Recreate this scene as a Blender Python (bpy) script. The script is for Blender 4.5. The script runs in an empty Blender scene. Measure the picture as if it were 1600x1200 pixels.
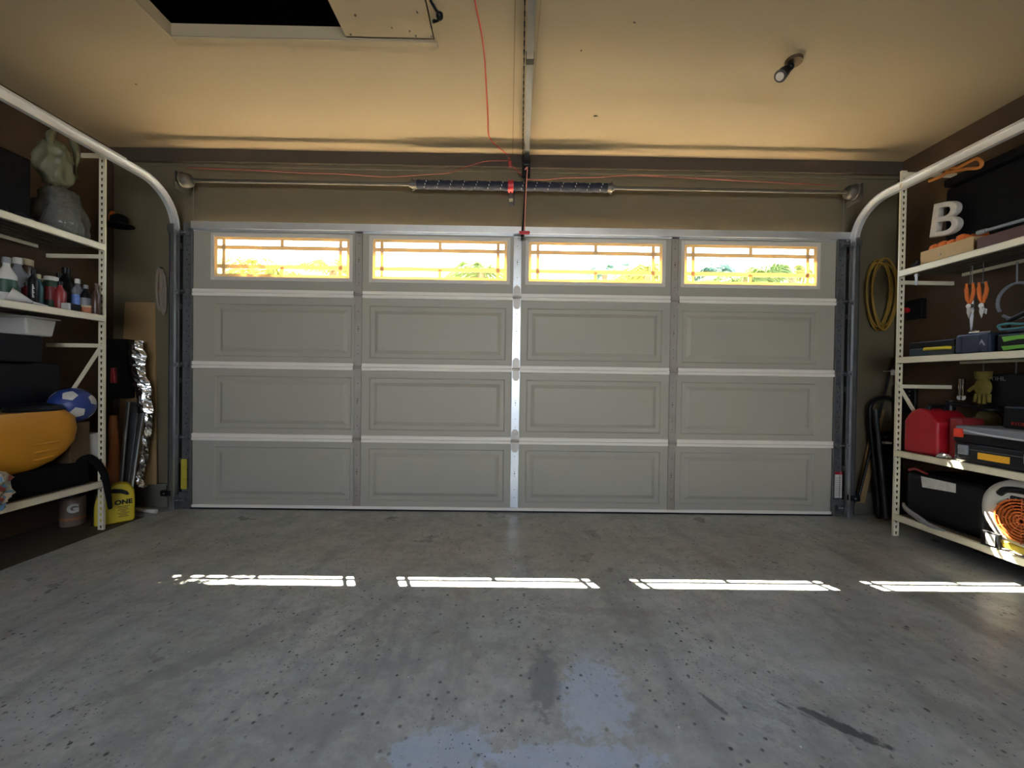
import bpy, bmesh, math, random
from mathutils import Vector, Matrix, Euler
random.seed(7)
S = bpy.context.scene
C = S.collection
PI = math.pi
R = math.radians

# ------------------------------------------------------------------ camera
F = 610.0
CAMZ = 0.985
cam_d = bpy.data.cameras.new('camera')
cam = bpy.data.objects.new('camera', cam_d)
C.objects.link(cam)
cam_d.sensor_width = 36.0
cam_d.lens = 36.0 * F / 1600.0
cam_d.clip_start = 0.02
CR = Matrix.Rotation(R(-0.47), 3, 'Z') @ Matrix.Rotation(R(90 - 0.56), 3, 'X') @ Matrix.Rotation(R(0.8), 3, 'Z')
cam.matrix_world = Matrix.Translation((0, 0, CAMZ)) @ CR.to_4x4()
S.camera = cam
CP = Vector((0, 0, CAMZ))
def ray(px, py): return CR @ Vector(((px - 800) / F, (600 - py) / F, -1))
def aty(px, py, Y):
    r = ray(px, py); return CP + r * (Y / r.y)
def atx(px, py, X):
    r = ray(px, py); return CP + r * (X / r.x)
def atz(px, py, Z):
    r = ray(px, py); return CP + r * ((Z - CAMZ) / r.z)

D = 2.91          # inner face of the garage door
WY = 2.965        # inner face of front wall
CH = 2.668        # ceiling height
XL, XR = -2.98, 2.94
YB = -2.6         # back wall

# ------------------------------------------------------------------ materials
MATS = {}
def mat(name, col, rough=0.5, metal=0.0, var=0.12, vscale=8.0, bump=0.0, bscale=40.0, spec=0.5,
        trans=0.0, coat=0.0, rvar=0.1, alpha=1.0):
    if name in MATS: return MATS[name]
    m = bpy.data.materials.new(name); m.use_nodes = True
    nt = m.node_tree; N = nt.nodes; L = nt.links
    b = N['Principled BSDF']
    tc = N.new('ShaderNodeTexCoord')
    ns = N.new('ShaderNodeTexNoise'); ns.inputs['Scale'].default_value = vscale; ns.inputs['Detail'].default_value = 5
    L.new(tc.outputs['Object'], ns.inputs['Vector'])
    mx = N.new('ShaderNodeMixRGB'); mx.blend_type = 'MIX'
    c = list(col)
    mx.inputs[1].default_value = [max(0, x * (1 - var)) for x in c] + [1]
    mx.inputs[2].default_value = [min(1, x * (1 + var)) for x in c] + [1]
    L.new(ns.outputs['Fac'], mx.inputs[0]); L.new(mx.outputs[0], b.inputs['Base Color'])
    mr = N.new('ShaderNodeMapRange'); mr.inputs[3].default_value = max(0.02, rough - rvar); mr.inputs[4].default_value = min(1, rough + rvar)
    L.new(ns.outputs['Fac'], mr.inputs[0]); L.new(mr.outputs[0], b.inputs['Roughness'])
    b.inputs['Metallic'].default_value = metal
    b.inputs['Specular IOR Level'].default_value = spec
    b.inputs['Transmission Weight'].default_value = trans
    b.inputs['Coat Weight'].default_value = coat
    b.inputs['Alpha'].default_value = alpha
    if bump:
        n2 = N.new('ShaderNodeTexNoise'); n2.inputs['Scale'].default_value = bscale; n2.inputs['Detail'].default_value = 4
        L.new(tc.outputs['Object'], n2.inputs['Vector'])
        bp = N.new('ShaderNodeBump'); bp.inputs['Strength'].default_value = bump; bp.inputs['Distance'].default_value = 0.01
        L.new(n2.outputs['Fac'], bp.inputs['Height']); L.new(bp.outputs[0], b.inputs['Normal'])
    MATS[name] = m
    return m

GALV = mat('galvanised steel', (0.55, 0.57, 0.58), 0.38, 1.0, 0.18, 14)
GALVD = mat('dull galvanised steel', (0.19, 0.195, 0.20), 0.5, 0.9, 0.3, 10)
GALVB = mat('bright track steel', (0.90, 0.91, 0.92), 0.48, 0.7, 0.06, 10)
DOORP = mat('door grey paint', (0.34, 0.32, 0.265), 0.55, 0, 0.05, 3, 0.04, 120)
OILY = mat('oily dark steel', (0.09, 0.085, 0.075), 0.5, 0.7, 0.3, 14)
STILE = mat('warm dull steel', (0.36, 0.33, 0.29), 0.5, 0.8, 0.2, 10)
STRUT = mat('bright strut steel', (0.78, 0.80, 0.82), 0.4, 0.85, 0.1, 10)
RAILP = mat('door rail paint', (0.72, 0.68, 0.61), 0.5, 0, 0.06, 6)
CREAM = mat('cream shelf enamel', (0.66, 0.60, 0.44), 0.45, 0, 0.10, 9)
OLIVE = mat('olive wall paint', (0.125, 0.100, 0.056), 0.8, 0, 0.14, 2.2, 0.1, 60)
BROWNW = mat('brown hardboard wall', (0.05, 0.026, 0.010), 0.8, 0, 0.22, 3, 0.08, 40)
HEADB = mat('header board paint', (0.055, 0.040, 0.025), 0.8, 0, 0.15, 5, 0.1, 50)
PLY = mat('pine plywood', (0.32, 0.20, 0.085), 0.7, 0, 0.25, 6, 0.1, 30)
WOOD = mat('pale wood', (0.40, 0.27, 0.12), 0.65, 0, 0.2, 10, 0.1, 30)
DECK = mat('dark shelf board', (0.06, 0.045, 0.03), 0.8, 0, 0.3, 6)
BLACK = mat('black plastic', (0.007, 0.007, 0.008), 0.35, 0, 0.2, 6, spec=.22)
BLACKM = mat('matt black fabric', (0.006, 0.006, 0.006), 0.95, 0, 0.2, 9, 0.4, 60, spec=.1)
NAVY = mat('navy spring cover', (0.006, 0.009, 0.022), 0.8, 0, 0.3, 20, 0.2, 80)
DNAVY = mat('navy plastic case', (0.018, 0.024, 0.045), 0.4, 0, 0.15, 8)
WHITE = mat('white plastic', (0.52, 0.50, 0.46), 0.5, 0, 0.06, 8)
GREYP = mat('grey plastic', (0.20, 0.21, 0.23), 0.45, 0, 0.1, 8)
RED = mat('red plastic', (0.34, 0.007, 0.015), 0.4, 0, 0.12, 6)
REDW = mat('red wire insulation', (0.62, 0.07, 0.035), 0.45, 0, 0.1, 8)
ORANGE = mat('orange plastic', (0.55, 0.12, 0.012), 0.5, 0, 0.12, 8)
AMBER = mat('amber yellow plastic', (0.48, 0.20, 0.008), 0.42, 0, 0.14, 4, 0.05, 200)
YELLOW = mat('yellow plastic', (0.50, 0.38, 0.012), 0.4, 0, 0.1, 7)
YORANGE = mat('yellow orange label', (0.85, 0.42, 0.02), 0.5, 0, 0.03, 7)
BLUE = mat('ball blue', (0.018, 0.040, 0.19), 0.45, 0, 0.1, 9)
GREEN = mat('lime green plastic', (0.10, 0.32, 0.02), 0.45, 0, 0.1, 8)
OLIVEBAG = mat('olive plastic bag', (0.13, 0.13, 0.07), 0.45, 0, 0.25, 12, 0.5, 14)
CHROME = mat('chrome', (0.75, 0.75, 0.75), 0.18, 1, 0.05, 8)
FOIL = mat('crumpled foil', (0.80, 0.79, 0.77), 0.22, 1, 0.1, 20, 1.0, 22)
ROPE = mat('grey brown rope', (0.25, 0.20, 0.15), 0.9, 0, 0.3, 30, 0.5, 80)
COPPER = mat('copper orange tub', (0.42, 0.14, 0.06), 0.5, 0, 0.15, 10)
DARKRED = mat('dark red plastic', (0.22, 0.02, 0.02), 0.4, 0, 0.2, 8)
BROWNL = mat('dark brown jar', (0.06, 0.03, 0.02), 0.3, 0, 0.2, 8)
TEAL = mat('teal plastic', (0.04, 0.16, 0.18), 0.45, 0, 0.2, 8)
DGREEN = mat('dark green plastic', (0.02, 0.06, 0.035), 0.5, 0, 0.2, 8)
CREAML = mat('cream lid', (0.45, 0.38, 0.24), 0.6, 0, 0.1, 8)
SMOKE = mat('cloudy bag plastic', (0.10, 0.10, 0.09), 0.15, 0, 0.3, 8, 1.0, 18)
BARK = mat('tree bark', (0.20, 0.14, 0.09), 0.9, 0, 0.3, 12, 0.6, 30)
CONC = mat('sunlit driveway concrete', (0.80, 0.66, 0.45), 0.85, 0, 0.08, 2)
BACKW = mat('back wall paint', (0.10, 0.08, 0.055), 0.8, 0, 0.1, 2)

def grad_pattern(name, c1, c2, scale):
    m = bpy.data.materials.new(name); m.use_nodes = True
    N = m.node_tree.nodes; L = m.node_tree.links; b = N['Principled BSDF']
    tc = N.new('ShaderNodeTexCoord'); v = N.new('ShaderNodeTexVoronoi'); v.inputs['Scale'].default_value = scale
    L.new(tc.outputs['Object'], v.inputs['Vector'])
    r = N.new('ShaderNodeValToRGB'); r.color_ramp.interpolation = 'CONSTANT'
    r.color_ramp.elements[0].color = (*c1[0], 1)
    for i, c in enumerate(c1[1:]):
        e = r.color_ramp.elements.new((i + 1) / len(c1)); e.color = (*c, 1)
    L.new(v.outputs['Color'], r.inputs[0]); L.new(r.outputs[0], b.inputs['Base Color'])
    b.inputs['Roughness'].default_value = 0.5
    return m
PRINT = grad_pattern('printed bag pattern', [(0.05, .12, .04), (.35, .3, .2), (.1, .2, .3), (.5, .42, .3), (.3, .05, .03)], None, 42)

def leafmat(name, c, t):
    m = bpy.data.materials.new(name); m.use_nodes = True
    N = m.node_tree.nodes; L = m.node_tree.links
    for n in list(N): N.remove(n)
    o = N.new('ShaderNodeOutputMaterial'); d = N.new('ShaderNodeBsdfDiffuse'); tr = N.new('ShaderNodeBsdfTranslucent')
    tc = N.new('ShaderNodeTexCoord'); ns = N.new('ShaderNodeTexNoise'); ns.inputs['Scale'].default_value = 5
    L.new(tc.outputs['Object'], ns.inputs['Vector'])
    mx = N.new('ShaderNodeMixRGB'); mx.inputs[1].default_value = (*[x * .6 for x in t], 1); mx.inputs[2].default_value = (*t, 1)
    L.new(ns.outputs['Fac'], mx.inputs[0]); L.new(mx.outputs[0], tr.inputs['Color'])
    d.inputs['Color'].default_value = (*c, 1)
    mix = N.new('ShaderNodeMixShader'); mix.inputs[0].default_value = 0.5
    L.new(d.outputs[0], mix.inputs[1]); L.new(tr.outputs[0], mix.inputs[2]); L.new(mix.outputs[0], o.inputs[0])
    return m
LEAF = leafmat('palm leaf', (0.14, 0.18, 0.08), (0.27, 0.34, 0.12))
LEAF2 = leafmat('blue green leaf', (0.12, 0.18, 0.15), (0.22, 0.33, 0.26))
LEAF3 = leafmat('yellow green leaf', (0.24, 0.25, 0.10), (0.44, 0.44, 0.14))
MUNT = leafmat('translucent cream window plastic', (0.80, 0.64, 0.40), (0.62, 0.44, 0.21))

def glass_mat():
    m = bpy.data.materials.new('window glass'); m.use_nodes = True
    N = m.node_tree.nodes; L = m.node_tree.links
    for n in list(N): N.remove(n)
    o = N.new('ShaderNodeOutputMaterial'); t = N.new('ShaderNodeBsdfTransparent'); g = N.new('ShaderNodeBsdfGlossy')
    t.inputs[0].default_value = (0.93, 0.95, 0.93, 1); g.inputs['Roughness'].default_value = 0.03
    mix = N.new('ShaderNodeMixShader'); mix.inputs[0].default_value = 0.05
    L.new(t.outputs[0], mix.inputs[1]); L.new(g.outputs[0], mix.inputs[2]); L.new(mix.outputs[0], o.inputs[0])
    return m
GLASS = glass_mat()

def clear_mat(name, tint, f=0.35):
    m = bpy.data.materials.new(name); m.use_nodes = True
    N = m.node_tree.nodes; L = m.node_tree.links
    for n in list(N): N.remove(n)
    o = N.new('ShaderNodeOutputMaterial'); t = N.new('ShaderNodeBsdfTransparent'); g = N.new('ShaderNodeBsdfPrincipled')
    t.inputs[0].default_value = (*tint, 1); g.inputs['Base Color'].default_value = (*[x * .4 for x in tint], 1); g.inputs['Roughness'].default_value = 0.12
    tc = N.new('ShaderNodeTexCoord'); n2 = N.new('ShaderNodeTexNoise'); n2.inputs['Scale'].default_value = 22
    L.new(tc.outputs['Object'], n2.inputs['Vector'])
    bp = N.new('ShaderNodeBump'); bp.inputs['Strength'].default_value = 0.6; bp.inputs['Distance'].default_value = .01
    L.new(n2.outputs['Fac'], bp.inputs['Height']); L.new(bp.outputs[0], g.inputs['Normal'])
    mix = N.new('ShaderNodeMixShader'); mix.inputs[0].default_value = f
    L.new(t.outputs[0], mix.inputs[1]); L.new(g.outputs[0], mix.inputs[2]); L.new(mix.outputs[0], o.inputs[0])
    return m
CLEARBAG = clear_mat('clear bag film', (0.62, 0.62, 0.56), 0.38)
CLEARPET = clear_mat('clear bottle plastic', (0.85, 0.88, 0.92), 0.35)
LANT = clear_mat('yellowish lantern glass', (0.7, 0.6, 0.3), 0.5)

def floor_mat():
    m = bpy.data.materials.new('grey epoxy floor'); m.use_nodes = True
    N = m.node_tree.nodes; L = m.node_tree.links; b = N['Principled BSDF']
    g = N.new('ShaderNodeNewGeometry')
    def noise(scale, det=6, vec=None, rough=.6):
        n = N.new('ShaderNodeTexNoise'); n.inputs['Scale'].default_value = scale; n.inputs['Detail'].default_value = det
        n.inputs['Roughness'].default_value = rough
        L.new(vec or g.outputs['Position'], n.inputs['Vector']); return n.outputs['Fac']
    def mr(x, a, bb, c=0, d=1):
        n = N.new('ShaderNodeMapRange'); n.inputs[1].default_value = a; n.inputs[2].default_value = bb
        n.inputs[3].default_value = c; n.inputs[4].default_value = d; L.new(x, n.inputs[0]); return n.outputs[0]
    def mix(f, a, bcol):
        n = N.new('ShaderNodeMixRGB')
        if isinstance(f, float): n.inputs[0].default_value = f
        else: L.new(f, n.inputs[0])
        for i, c in ((1, a), (2, bcol)):
            if isinstance(c, tuple): n.inputs[i].default_value = (*c, 1)
            else: L.new(c, n.inputs[i])
        return n.outputs[0]
    def math_(op, a, bb):
        n = N.new('ShaderNodeMath'); n.operation = op
        for i, c in ((0, a), (1, bb)):
            if isinstance(c, float): n.inputs[i].default_value = c
            else: L.new(c, n.inputs[i])
        return n.outputs[0]
    col = mix(mr(noise(1.6), .35, .7), (0.33, 0.335, 0.295), (0.45, 0.455, 0.41))
    # long tyre-track smears running towards the door
    mp = N.new('ShaderNodeMapping'); mp.inputs['Scale'].default_value = (3.5, 0.5, 1); mp.inputs['Rotation'].default_value = (0, 0, R(14))
    L.new(g.outputs['Position'], mp.inputs[0])
    col = mix(mr(noise(1.3, 4, mp.outputs[0]), .54, .72, 0, .6), col, (0.095, 0.095, 0.085))
    mp3 = N.new('ShaderNodeMapping'); mp3.inputs['Scale'].default_value = (5, 0.7, 1); mp3.inputs['Rotation'].default_value = (0, 0, R(-20))
    L.new(g.outputs['Position'], mp3.inputs[0])
    col = mix(mr(noise(1.1, 5, mp3.outputs[0]), .60, .75, 0, .5), col, (0.25, 0.26, 0.26))
    col = mix(mr(noise(22, 8), .42, .72, 0, .5), col, (0.15, 0.155, 0.145))
    col = mix(mr(noise(6.5, 9, None, .72), .44, .60, 0, .55), col, (0.19, 0.195, 0.18))
    col = mix(mr(noise(3.1, 9, None, .7), .50, .66, 0, .5), col, (0.43, 0.45, 0.44))
    # individual marks: (pixel x, pixel y, half length, half width, angle, colour, strength)
    def mark(px, py, hl, hw, ang, c, st):
        nonlocal col
        p = atz(px, py, 0)
        q = N.new('ShaderNodeMapping'); q.vector_type = 'TEXTURE'
        q.inputs['Location'].default_value = (p.x, p.y, 0); q.inputs['Rotation'].default_value = (0, 0, R(ang))
        q.inputs['Scale'].default_value = (hl, hw, 1)
        wv = N.new('ShaderNodeMixRGB'); wv.inputs[0].default_value = 0.035
        nn = N.new('ShaderNodeTexNoise'); nn.inputs['Scale'].default_value = 18; L.new(g.outputs['Position'], nn.inputs['Vector'])
        L.new(g.outputs['Position'], wv.inputs[1]); L.new(nn.outputs['Color'], wv.inputs[2])
        L.new(g.outputs['Position'], q.inputs[0])
        ln = N.new('ShaderNodeVectorMath'); ln.operation = 'LENGTH'; L.new(q.outputs[0], ln.inputs[0])
        dd = math_('ADD', ln.outputs['Value'], mr(noise(30, 3), .3, .7, -.35, .35))
        col = mix(mr(dd, .75, 1.05, st, 0), col, c)
    mark(930, 1085, .17, .12, 80, (0.42, 0.50, 0.61), .6)  # worn coating patches, with the bluish window reflection painted into their colour
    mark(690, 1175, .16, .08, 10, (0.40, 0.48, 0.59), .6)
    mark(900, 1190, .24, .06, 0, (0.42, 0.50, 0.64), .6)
    # pits and chips
    v = N.new('ShaderNodeTexVoronoi'); v.inputs['Scale'].default_value = 34; L.new(g.outputs['Position'], v.inputs['Vector'])
    sp = mr(v.outputs['Distance'], .13, .25, 1, 0)
    gate = mr(noise(2.2), .36, .56, 0.15, 1)
    sep = N.new('ShaderNodeSeparateColor'); L.new(v.outputs['Color'], sep.inputs[0])
    rnd = mr(sep.outputs[0], .60, .64)
    spk = math_('MULTIPLY', math_('MULTIPLY', sp, gate), rnd)
    col = mix(spk, col, (0.03, 0.03, 0.028))
    v3 = N.new('ShaderNodeTexVoronoi'); v3.inputs['Scale'].default_value = 80; L.new(g.outputs['Position'], v3.inputs['Vector'])
    sep3 = N.new('ShaderNodeSeparateColor'); L.new(v3.outputs['Color'], sep3.inputs[0])
    spk3 = math_('MULTIPLY', math_('MULTIPLY', mr(v3.outputs['Distance'], .12, .26, 1, 0), mr(noise(1.7), .42, .56)), mr(sep3.outputs[1], .48, .52))
    col = mix(spk3, col, (0.04, 0.04, 0.038))
    v2 = N.new('ShaderNodeTexVoronoi'); v2.inputs['Scale'].default_value = 16; L.new(g.outputs['Position'], v2.inputs['Vector'])
    sep2 = N.new('ShaderNodeSeparateColor'); L.new(v2.outputs['Color'], sep2.inputs[0])
    wsp = math_('MULTIPLY', mr(v2.outputs['Distance'], .035, .07, 1, 0), mr(sep2.outputs[0], .80, .84))
    col = mix(wsp, col, (0.6, 0.6, 0.57))
    mark(1300, 1130, .13, .022, -38, (0.035, 0.038, 0.035), .85)
    mark(1115, 1100, .05, .010, -60, (0.05, 0.05, 0.05), .7)
    mark(1200, 1085, .20, .006, -48, (0.36, 0.37, 0.36), .55)
    mark(850, 1060, .16, .055, 86, (0.115, 0.12, 0.118), .55)
    mark(1150, 1145, .12, .03, 8, (0.27, 0.28, 0.27), .6)
    mark(560, 975, .34, .035, 62, (0.14, 0.14, 0.13), .3)
    mark(360, 1010, .42, .05, 48, (0.14, 0.14, 0.13), .35)
    pass
    mark(850, 1060, .16, .035, 86, (0.16, 0.17, 0.165), .55)
    mark(480, 1125, .16, .10, 20, (0.2, 0.205, 0.2), .45)
    mark(930, 955, .3, .03, -5, (0.2, 0.19, 0.17), .4)
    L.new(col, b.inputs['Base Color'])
    rr = mr(noise(3.0, 8), .35, .65, .27, .46)
    L.new(rr, b.inputs['Roughness'])
    b.inputs['Specular IOR Level'].default_value = 0.55
    bp = N.new('ShaderNodeBump'); bp.inputs['Strength'].default_value = .22; bp.inputs['Distance'].default_value = .008
    h = math_('SUBTRACT', noise(60, 6), spk)
    L.new(h, bp.inputs['Height']); L.new(bp.outputs[0], b.inputs['Normal'])
    return m
FLOORM = floor_mat()

def ceil_mat():
    m = mat('tan ceiling paint', (0.40, 0.31, 0.185), 0.75, 0, 0.05, 1.4, 0.06, 50)
    nt = m.node_tree; N = nt.nodes; L = nt.links; b = N['Principled BSDF']
    src = b.inputs['Base Color'].links[0].from_socket
    g = N.new('ShaderNodeNewGeometry')
    sp = N.new('ShaderNodeSeparateXYZ'); L.new(g.outputs['Position'], sp.inputs[0])
    def band(axis, c, w):
        a = N.new('ShaderNodeMath'); a.operation = 'SUBTRACT'; L.new(sp.outputs[axis], a.inputs[0]); a.inputs[1].default_value = c
        d = N.new('ShaderNodeMath'); d.operation = 'ABSOLUTE'; L.new(a.outputs[0], d.inputs[0])
        r = N.new('ShaderNodeMapRange'); r.inputs[1].default_value = w * .5; r.inputs[2].default_value = w; r.inputs[3].default_value = 1; r.inputs[4].default_value = 0
        L.new(d.outputs[0], r.inputs[0]); return r.outputs[0]
    cur = src
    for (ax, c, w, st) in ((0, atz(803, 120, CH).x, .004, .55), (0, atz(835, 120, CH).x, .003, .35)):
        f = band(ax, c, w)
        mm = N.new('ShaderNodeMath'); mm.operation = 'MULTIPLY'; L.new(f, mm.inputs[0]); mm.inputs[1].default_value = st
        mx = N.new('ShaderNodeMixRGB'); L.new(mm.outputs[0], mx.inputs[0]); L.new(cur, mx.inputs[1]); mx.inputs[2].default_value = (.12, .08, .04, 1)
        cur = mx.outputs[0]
    v = N.new('ShaderNodeTexVoronoi'); v.inputs['Scale'].default_value = 5.5; L.new(g.outputs['Position'], v.inputs['Vector'])
    sc = N.new('ShaderNodeSeparateColor'); L.new(v.outputs['Color'], sc.inputs[0])
    r1 = N.new('ShaderNodeMapRange'); r1.inputs[1].default_value = .02; r1.inputs[2].default_value = .045; r1.inputs[3].default_value = 1; r1.inputs[4].default_value = 0; L.new(v.outputs['Distance'], r1.inputs[0])
    r2 = N.new('ShaderNodeMath'); r2.operation = 'GREATER_THAN'; r2.inputs[1].default_value = .8; L.new(sc.outputs[0], r2.inputs[0])
    r3 = N.new('ShaderNodeMath'); r3.operation = 'MULTIPLY'; L.new(r1.outputs[0], r3.inputs[0]); L.new(r2.outputs[0], r3.inputs[1])
    mx = N.new('ShaderNodeMixRGB'); L.new(r3.outputs[0], mx.inputs[0]); L.new(cur, mx.inputs[1]); mx.inputs[2].default_value = (.10, .06, .03, 1)
    L.new(mx.outputs[0], b.inputs['Base Color'])
    return m
CEILM = ceil_mat()

# ------------------------------------------------------------------ mesh helpers
WL = {}
class MB:
    def __init__(s): s.bm = bmesh.new()
    def box(s, x0, x1, y0, y1, z0, z1, rot=None, about=None):
        v = [s.bm.verts.new((x, y, z)) for x in (x0, x1) for y in (y0, y1) for z in (z0, z1)]
        for f in ((0, 1, 3, 2), (4, 6, 7, 5), (0, 4, 5, 1), (2, 3, 7, 6), (0, 2, 6, 4), (1, 5, 7, 3)):
            s.bm.faces.new([v[i] for i in f])
        if rot is not None:
            bmesh.ops.rotate(s.bm, verts=v, cent=about or ((x0 + x1) / 2, (y0 + y1) / 2, (z0 + z1) / 2), matrix=rot)
        return v
    def cyl(s, p0, p1, r0, r1=None, n=16, caps=True):
        p0 = Vector(p0); p1 = Vector(p1); r1 = r0 if r1 is None else r1
        d = (p1 - p0).normalized(); q = d.to_track_quat('Z', 'Y').to_matrix()
        a = []; b = []
        for i in range(n):
            c = q @ Vector((math.cos(2 * PI * i / n), math.sin(2 * PI * i / n), 0))
            a.append(s.bm.verts.new(p0 + c * r0)); b.append(s.bm.verts.new(p1 + c * r1))
        for i in range(n):
            j = (i + 1) % n; s.bm.faces.new((a[i], a[j], b[j], b[i]))
        if caps: s.bm.faces.new(a[::-1]); s.bm.faces.new(b)
        return a + b
    def tube(s, pts, r, n=8, closed=False):
        pts = [Vector(p) for p in pts]; rings = []
        m = len(pts); up = None
        for i, p in enumerate(pts):
            if closed: t = pts[(i + 1) % m] - pts[i - 1]
            else: t = pts[min(i + 1, m - 1)] - pts[max(i - 1, 0)]
            if t.length < 1e-9: t = Vector((0, 0, 1))
            t.normalize()
            if up is None:
                up = Vector((0, 0, 1)) if abs(t.z) < .9 else Vector((1, 0, 0))
            u = (up - t * up.dot(t))
            if u.length < 1e-6: u = t.orthogonal()
            u.normalize(); w = t.cross(u); up = u
            rr = r[i] if isinstance(r, (list, tuple)) else r
            rings.append([s.bm.verts.new(p + (u * math.cos(2 * PI * k / n) + w * math.sin(2 * PI * k / n)) * rr) for k in range(n)])
        for i in range(m if closed else m - 1):
            a = rings[i]; b = rings[(i + 1) % m]
            for k in range(n):
                l = (k + 1) % n; s.bm.faces.new((a[k], a[l], b[l], b[k]))
        if not closed:
            s.bm.faces.new(rings[0][::-1]); s.bm.faces.new(rings[-1])
    def lathe(s, prof, c, n=24, sx=1, sy=1, mtx=None):
        c = Vector(c); rings = []
        for (r, z) in prof:
            ring = []
            for i in range(n):
                v = Vector((math.cos(2 * PI * i / n) * r * sx, math.sin(2 * PI * i / n) * r * sy, z))
                if mtx: v = mtx @ v
                ring.append(s.bm.verts.new(c + v))
            rings.append(ring)
        for a, b in zip(rings, rings[1:]):
            for i in range(n):
                j = (i + 1) % n; s.bm.faces.new((a[i], a[j], b[j], b[i]))
        s.bm.faces.new(rings[0][::-1]); s.bm.faces.new(rings[-1])
    def sweep(s, path, prof, side):
        """path: list of (pos, u, v) frames; prof: closed list of (a,b)."""
        rings = [[s.bm.verts.new(p + u * a * side + v * b) for a, b in prof] for p, u, v in path]
        n = len(prof)
        for A, B in zip(rings, rings[1:]):
            for k in range(n):
                l = (k + 1) % n; s.bm.faces.new((A[k], A[l], B[l], B[k]))
        s.bm.faces.new(rings[0][::-1]); s.bm.faces.new(rings[-1])
    def prism(s, pts, axis_vec):
        a = [s.bm.verts.new(Vector(p)) for p in pts]; b = [s.bm.verts.new(Vector(p) + Vector(axis_vec)) for p in pts]
        n = len(pts)
        for i in range(n):
            j = (i + 1) % n; s.bm.faces.new((a[i], a[j], b[j], b[i]))
        s.bm.faces.new(a[::-1]); s.bm.faces.new(b)
    def ball(s, c, r, u=16, v=10, sc=(1, 1, 1), mtx=None):
        res = bmesh.ops.create_uvsphere(s.bm, u_segments=u, v_segments=v, radius=1)
        for x in res['verts']:
            q = Vector((x.co.x * r * sc[0], x.co.y * r * sc[1], x.co.z * r * sc[2]))
            if mtx: q = mtx @ q
            x.co = q + Vector(c)
        return res['verts']
    def quad(s, *p): s.bm.faces.new([s.bm.verts.new(Vector(q)) for q in p])

def link(name, mb, m, parent=None, base=None, smooth=False, bevel=0, bseg=2, subsurf=0, fixn=True):
    bm = mb.bm
    if fixn: bmesh.ops.recalc_face_normals(bm, faces=bm.faces)
    if parent is not None: org = WL[parent.name]
    elif base is not None: org = Vector(base)
    else:
        xs = [v.co.x for v in bm.verts]; ys = [v.co.y for v in bm.verts]; zs = [v.co.z for v in bm.verts]
        org = Vector(((min(xs) + max(xs)) / 2, (min(ys) + max(ys)) / 2, min(zs)))
    bmesh.ops.translate(bm, verts=bm.verts, vec=-org)
    me = bpy.data.meshes.new(name); bm.to_mesh(me); bm.free()
    me.materials.append(m)
    if smooth:
        for p in me.polygons: p.use_smooth = True
        me.set_sharp_from_angle(angle=R(40))
    o = bpy.data.objects.new(name, me); C.objects.link(o)
    if parent is not None: o.parent = parent
    else: o.location = org
    WL[o.name] = org
    if bevel:
        b = o.modifiers.new('bevel', 'BEVEL'); b.width = bevel; b.segments = bseg; b.limit_method = 'ANGLE'
    if subsurf:
        b = o.modifiers.new('subsurf', 'SUBSURF'); b.levels = subsurf; b.render_levels = subsurf
    return o
def tag(o, label, cat, group=None):
    o['label'] = label; o['category'] = cat
    if group: o['group'] = group
    return o
def thing(name, base, label, cat, group=None):
    o = bpy.data.objects.new(name, None); C.objects.link(o); o.location = base; o.empty_display_size = .05
    WL[o.name] = Vector(base)
    return tag(o, label, cat, group)
def struct(o, label=None):
    o['kind'] = 'structure'
    if label: o['label'] = label
    return o
def copy_part(o, parent, d):
    c = o.copy(); C.objects.link(c); c.parent = parent; c.location = o.location + Vector(d)
    WL[c.name] = WL[o.name]
    return c
def copy_tree(o, loc, label=None, rotz=0, sc=1):
    r = o.copy(); C.objects.link(r); r.location = loc; r.rotation_euler = (0, 0, rotz); r.scale = (sc, sc, sc)
    if label: r['label'] = label
    for ch in list(o.children):
        c = ch.copy(); C.objects.link(c); c.parent = r
        for g in list(ch.children):
            q = g.copy(); C.objects.link(q); q.parent = c
    return r
def text(s, size, org, xdir, up, m, parent, depth=0.001, bold=0.0, name='lettering'):
    cu = bpy.data.curves.new('tmp_text', 'FONT'); cu.body = s; cu.size = size; cu.extrude = depth; cu.offset = bold
    cu.align_x = 'CENTER'; cu.align_y = 'CENTER'
    t = bpy.data.objects.new('tmp_text', cu); C.objects.link(t)
    bpy.context.view_layer.update()
    me = bpy.data.meshes.new_from_object(t.evaluated_get(bpy.context.evaluated_depsgraph_get()))
    bpy.data.objects.remove(t); bpy.data.curves.remove(cu)
    x = Vector(xdir).normalized(); u = Vector(up); u = (u - x * u.dot(x)).normalized(); n = x.cross(u)
    M = Matrix((x, u, n)).transposed().to_4x4(); M.translation = Vector(org) - WL[parent.name]
    me.transform(M); me.materials.clear(); me.materials.append(m)
    o = bpy.data.objects.new(name, me); C.objects.link(o); o.parent = parent; WL[o.name] = WL[parent.name]
    return o
def wave(pts, n=6):
    """Catmull-Rom through points"""
    P = [Vector(p) for p in pts]; P = [2 * P[0] - P[1]] + P + [2 * P[-1] - P[-2]]; out = []
    for i in range(1, len(P) - 2):
        for k in range(n):
            t = k / n; a, b, c, d = P[i - 1:i + 3]
            out.append(.5 * ((2 * b) + (c - a) * t + (2 * a - 5 * b + 4 * c - d) * t * t + (3 * b - a - 3 * c + d) * t ** 3))
    out.append(P[-2]); return out

# ------------------------------------------------------------------ room shell
m = MB(); m.box(XL - .1, XR + .1, YB - .1, WY + .02, -.1, 0); struct(link('floor', m, FLOORM))
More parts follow.
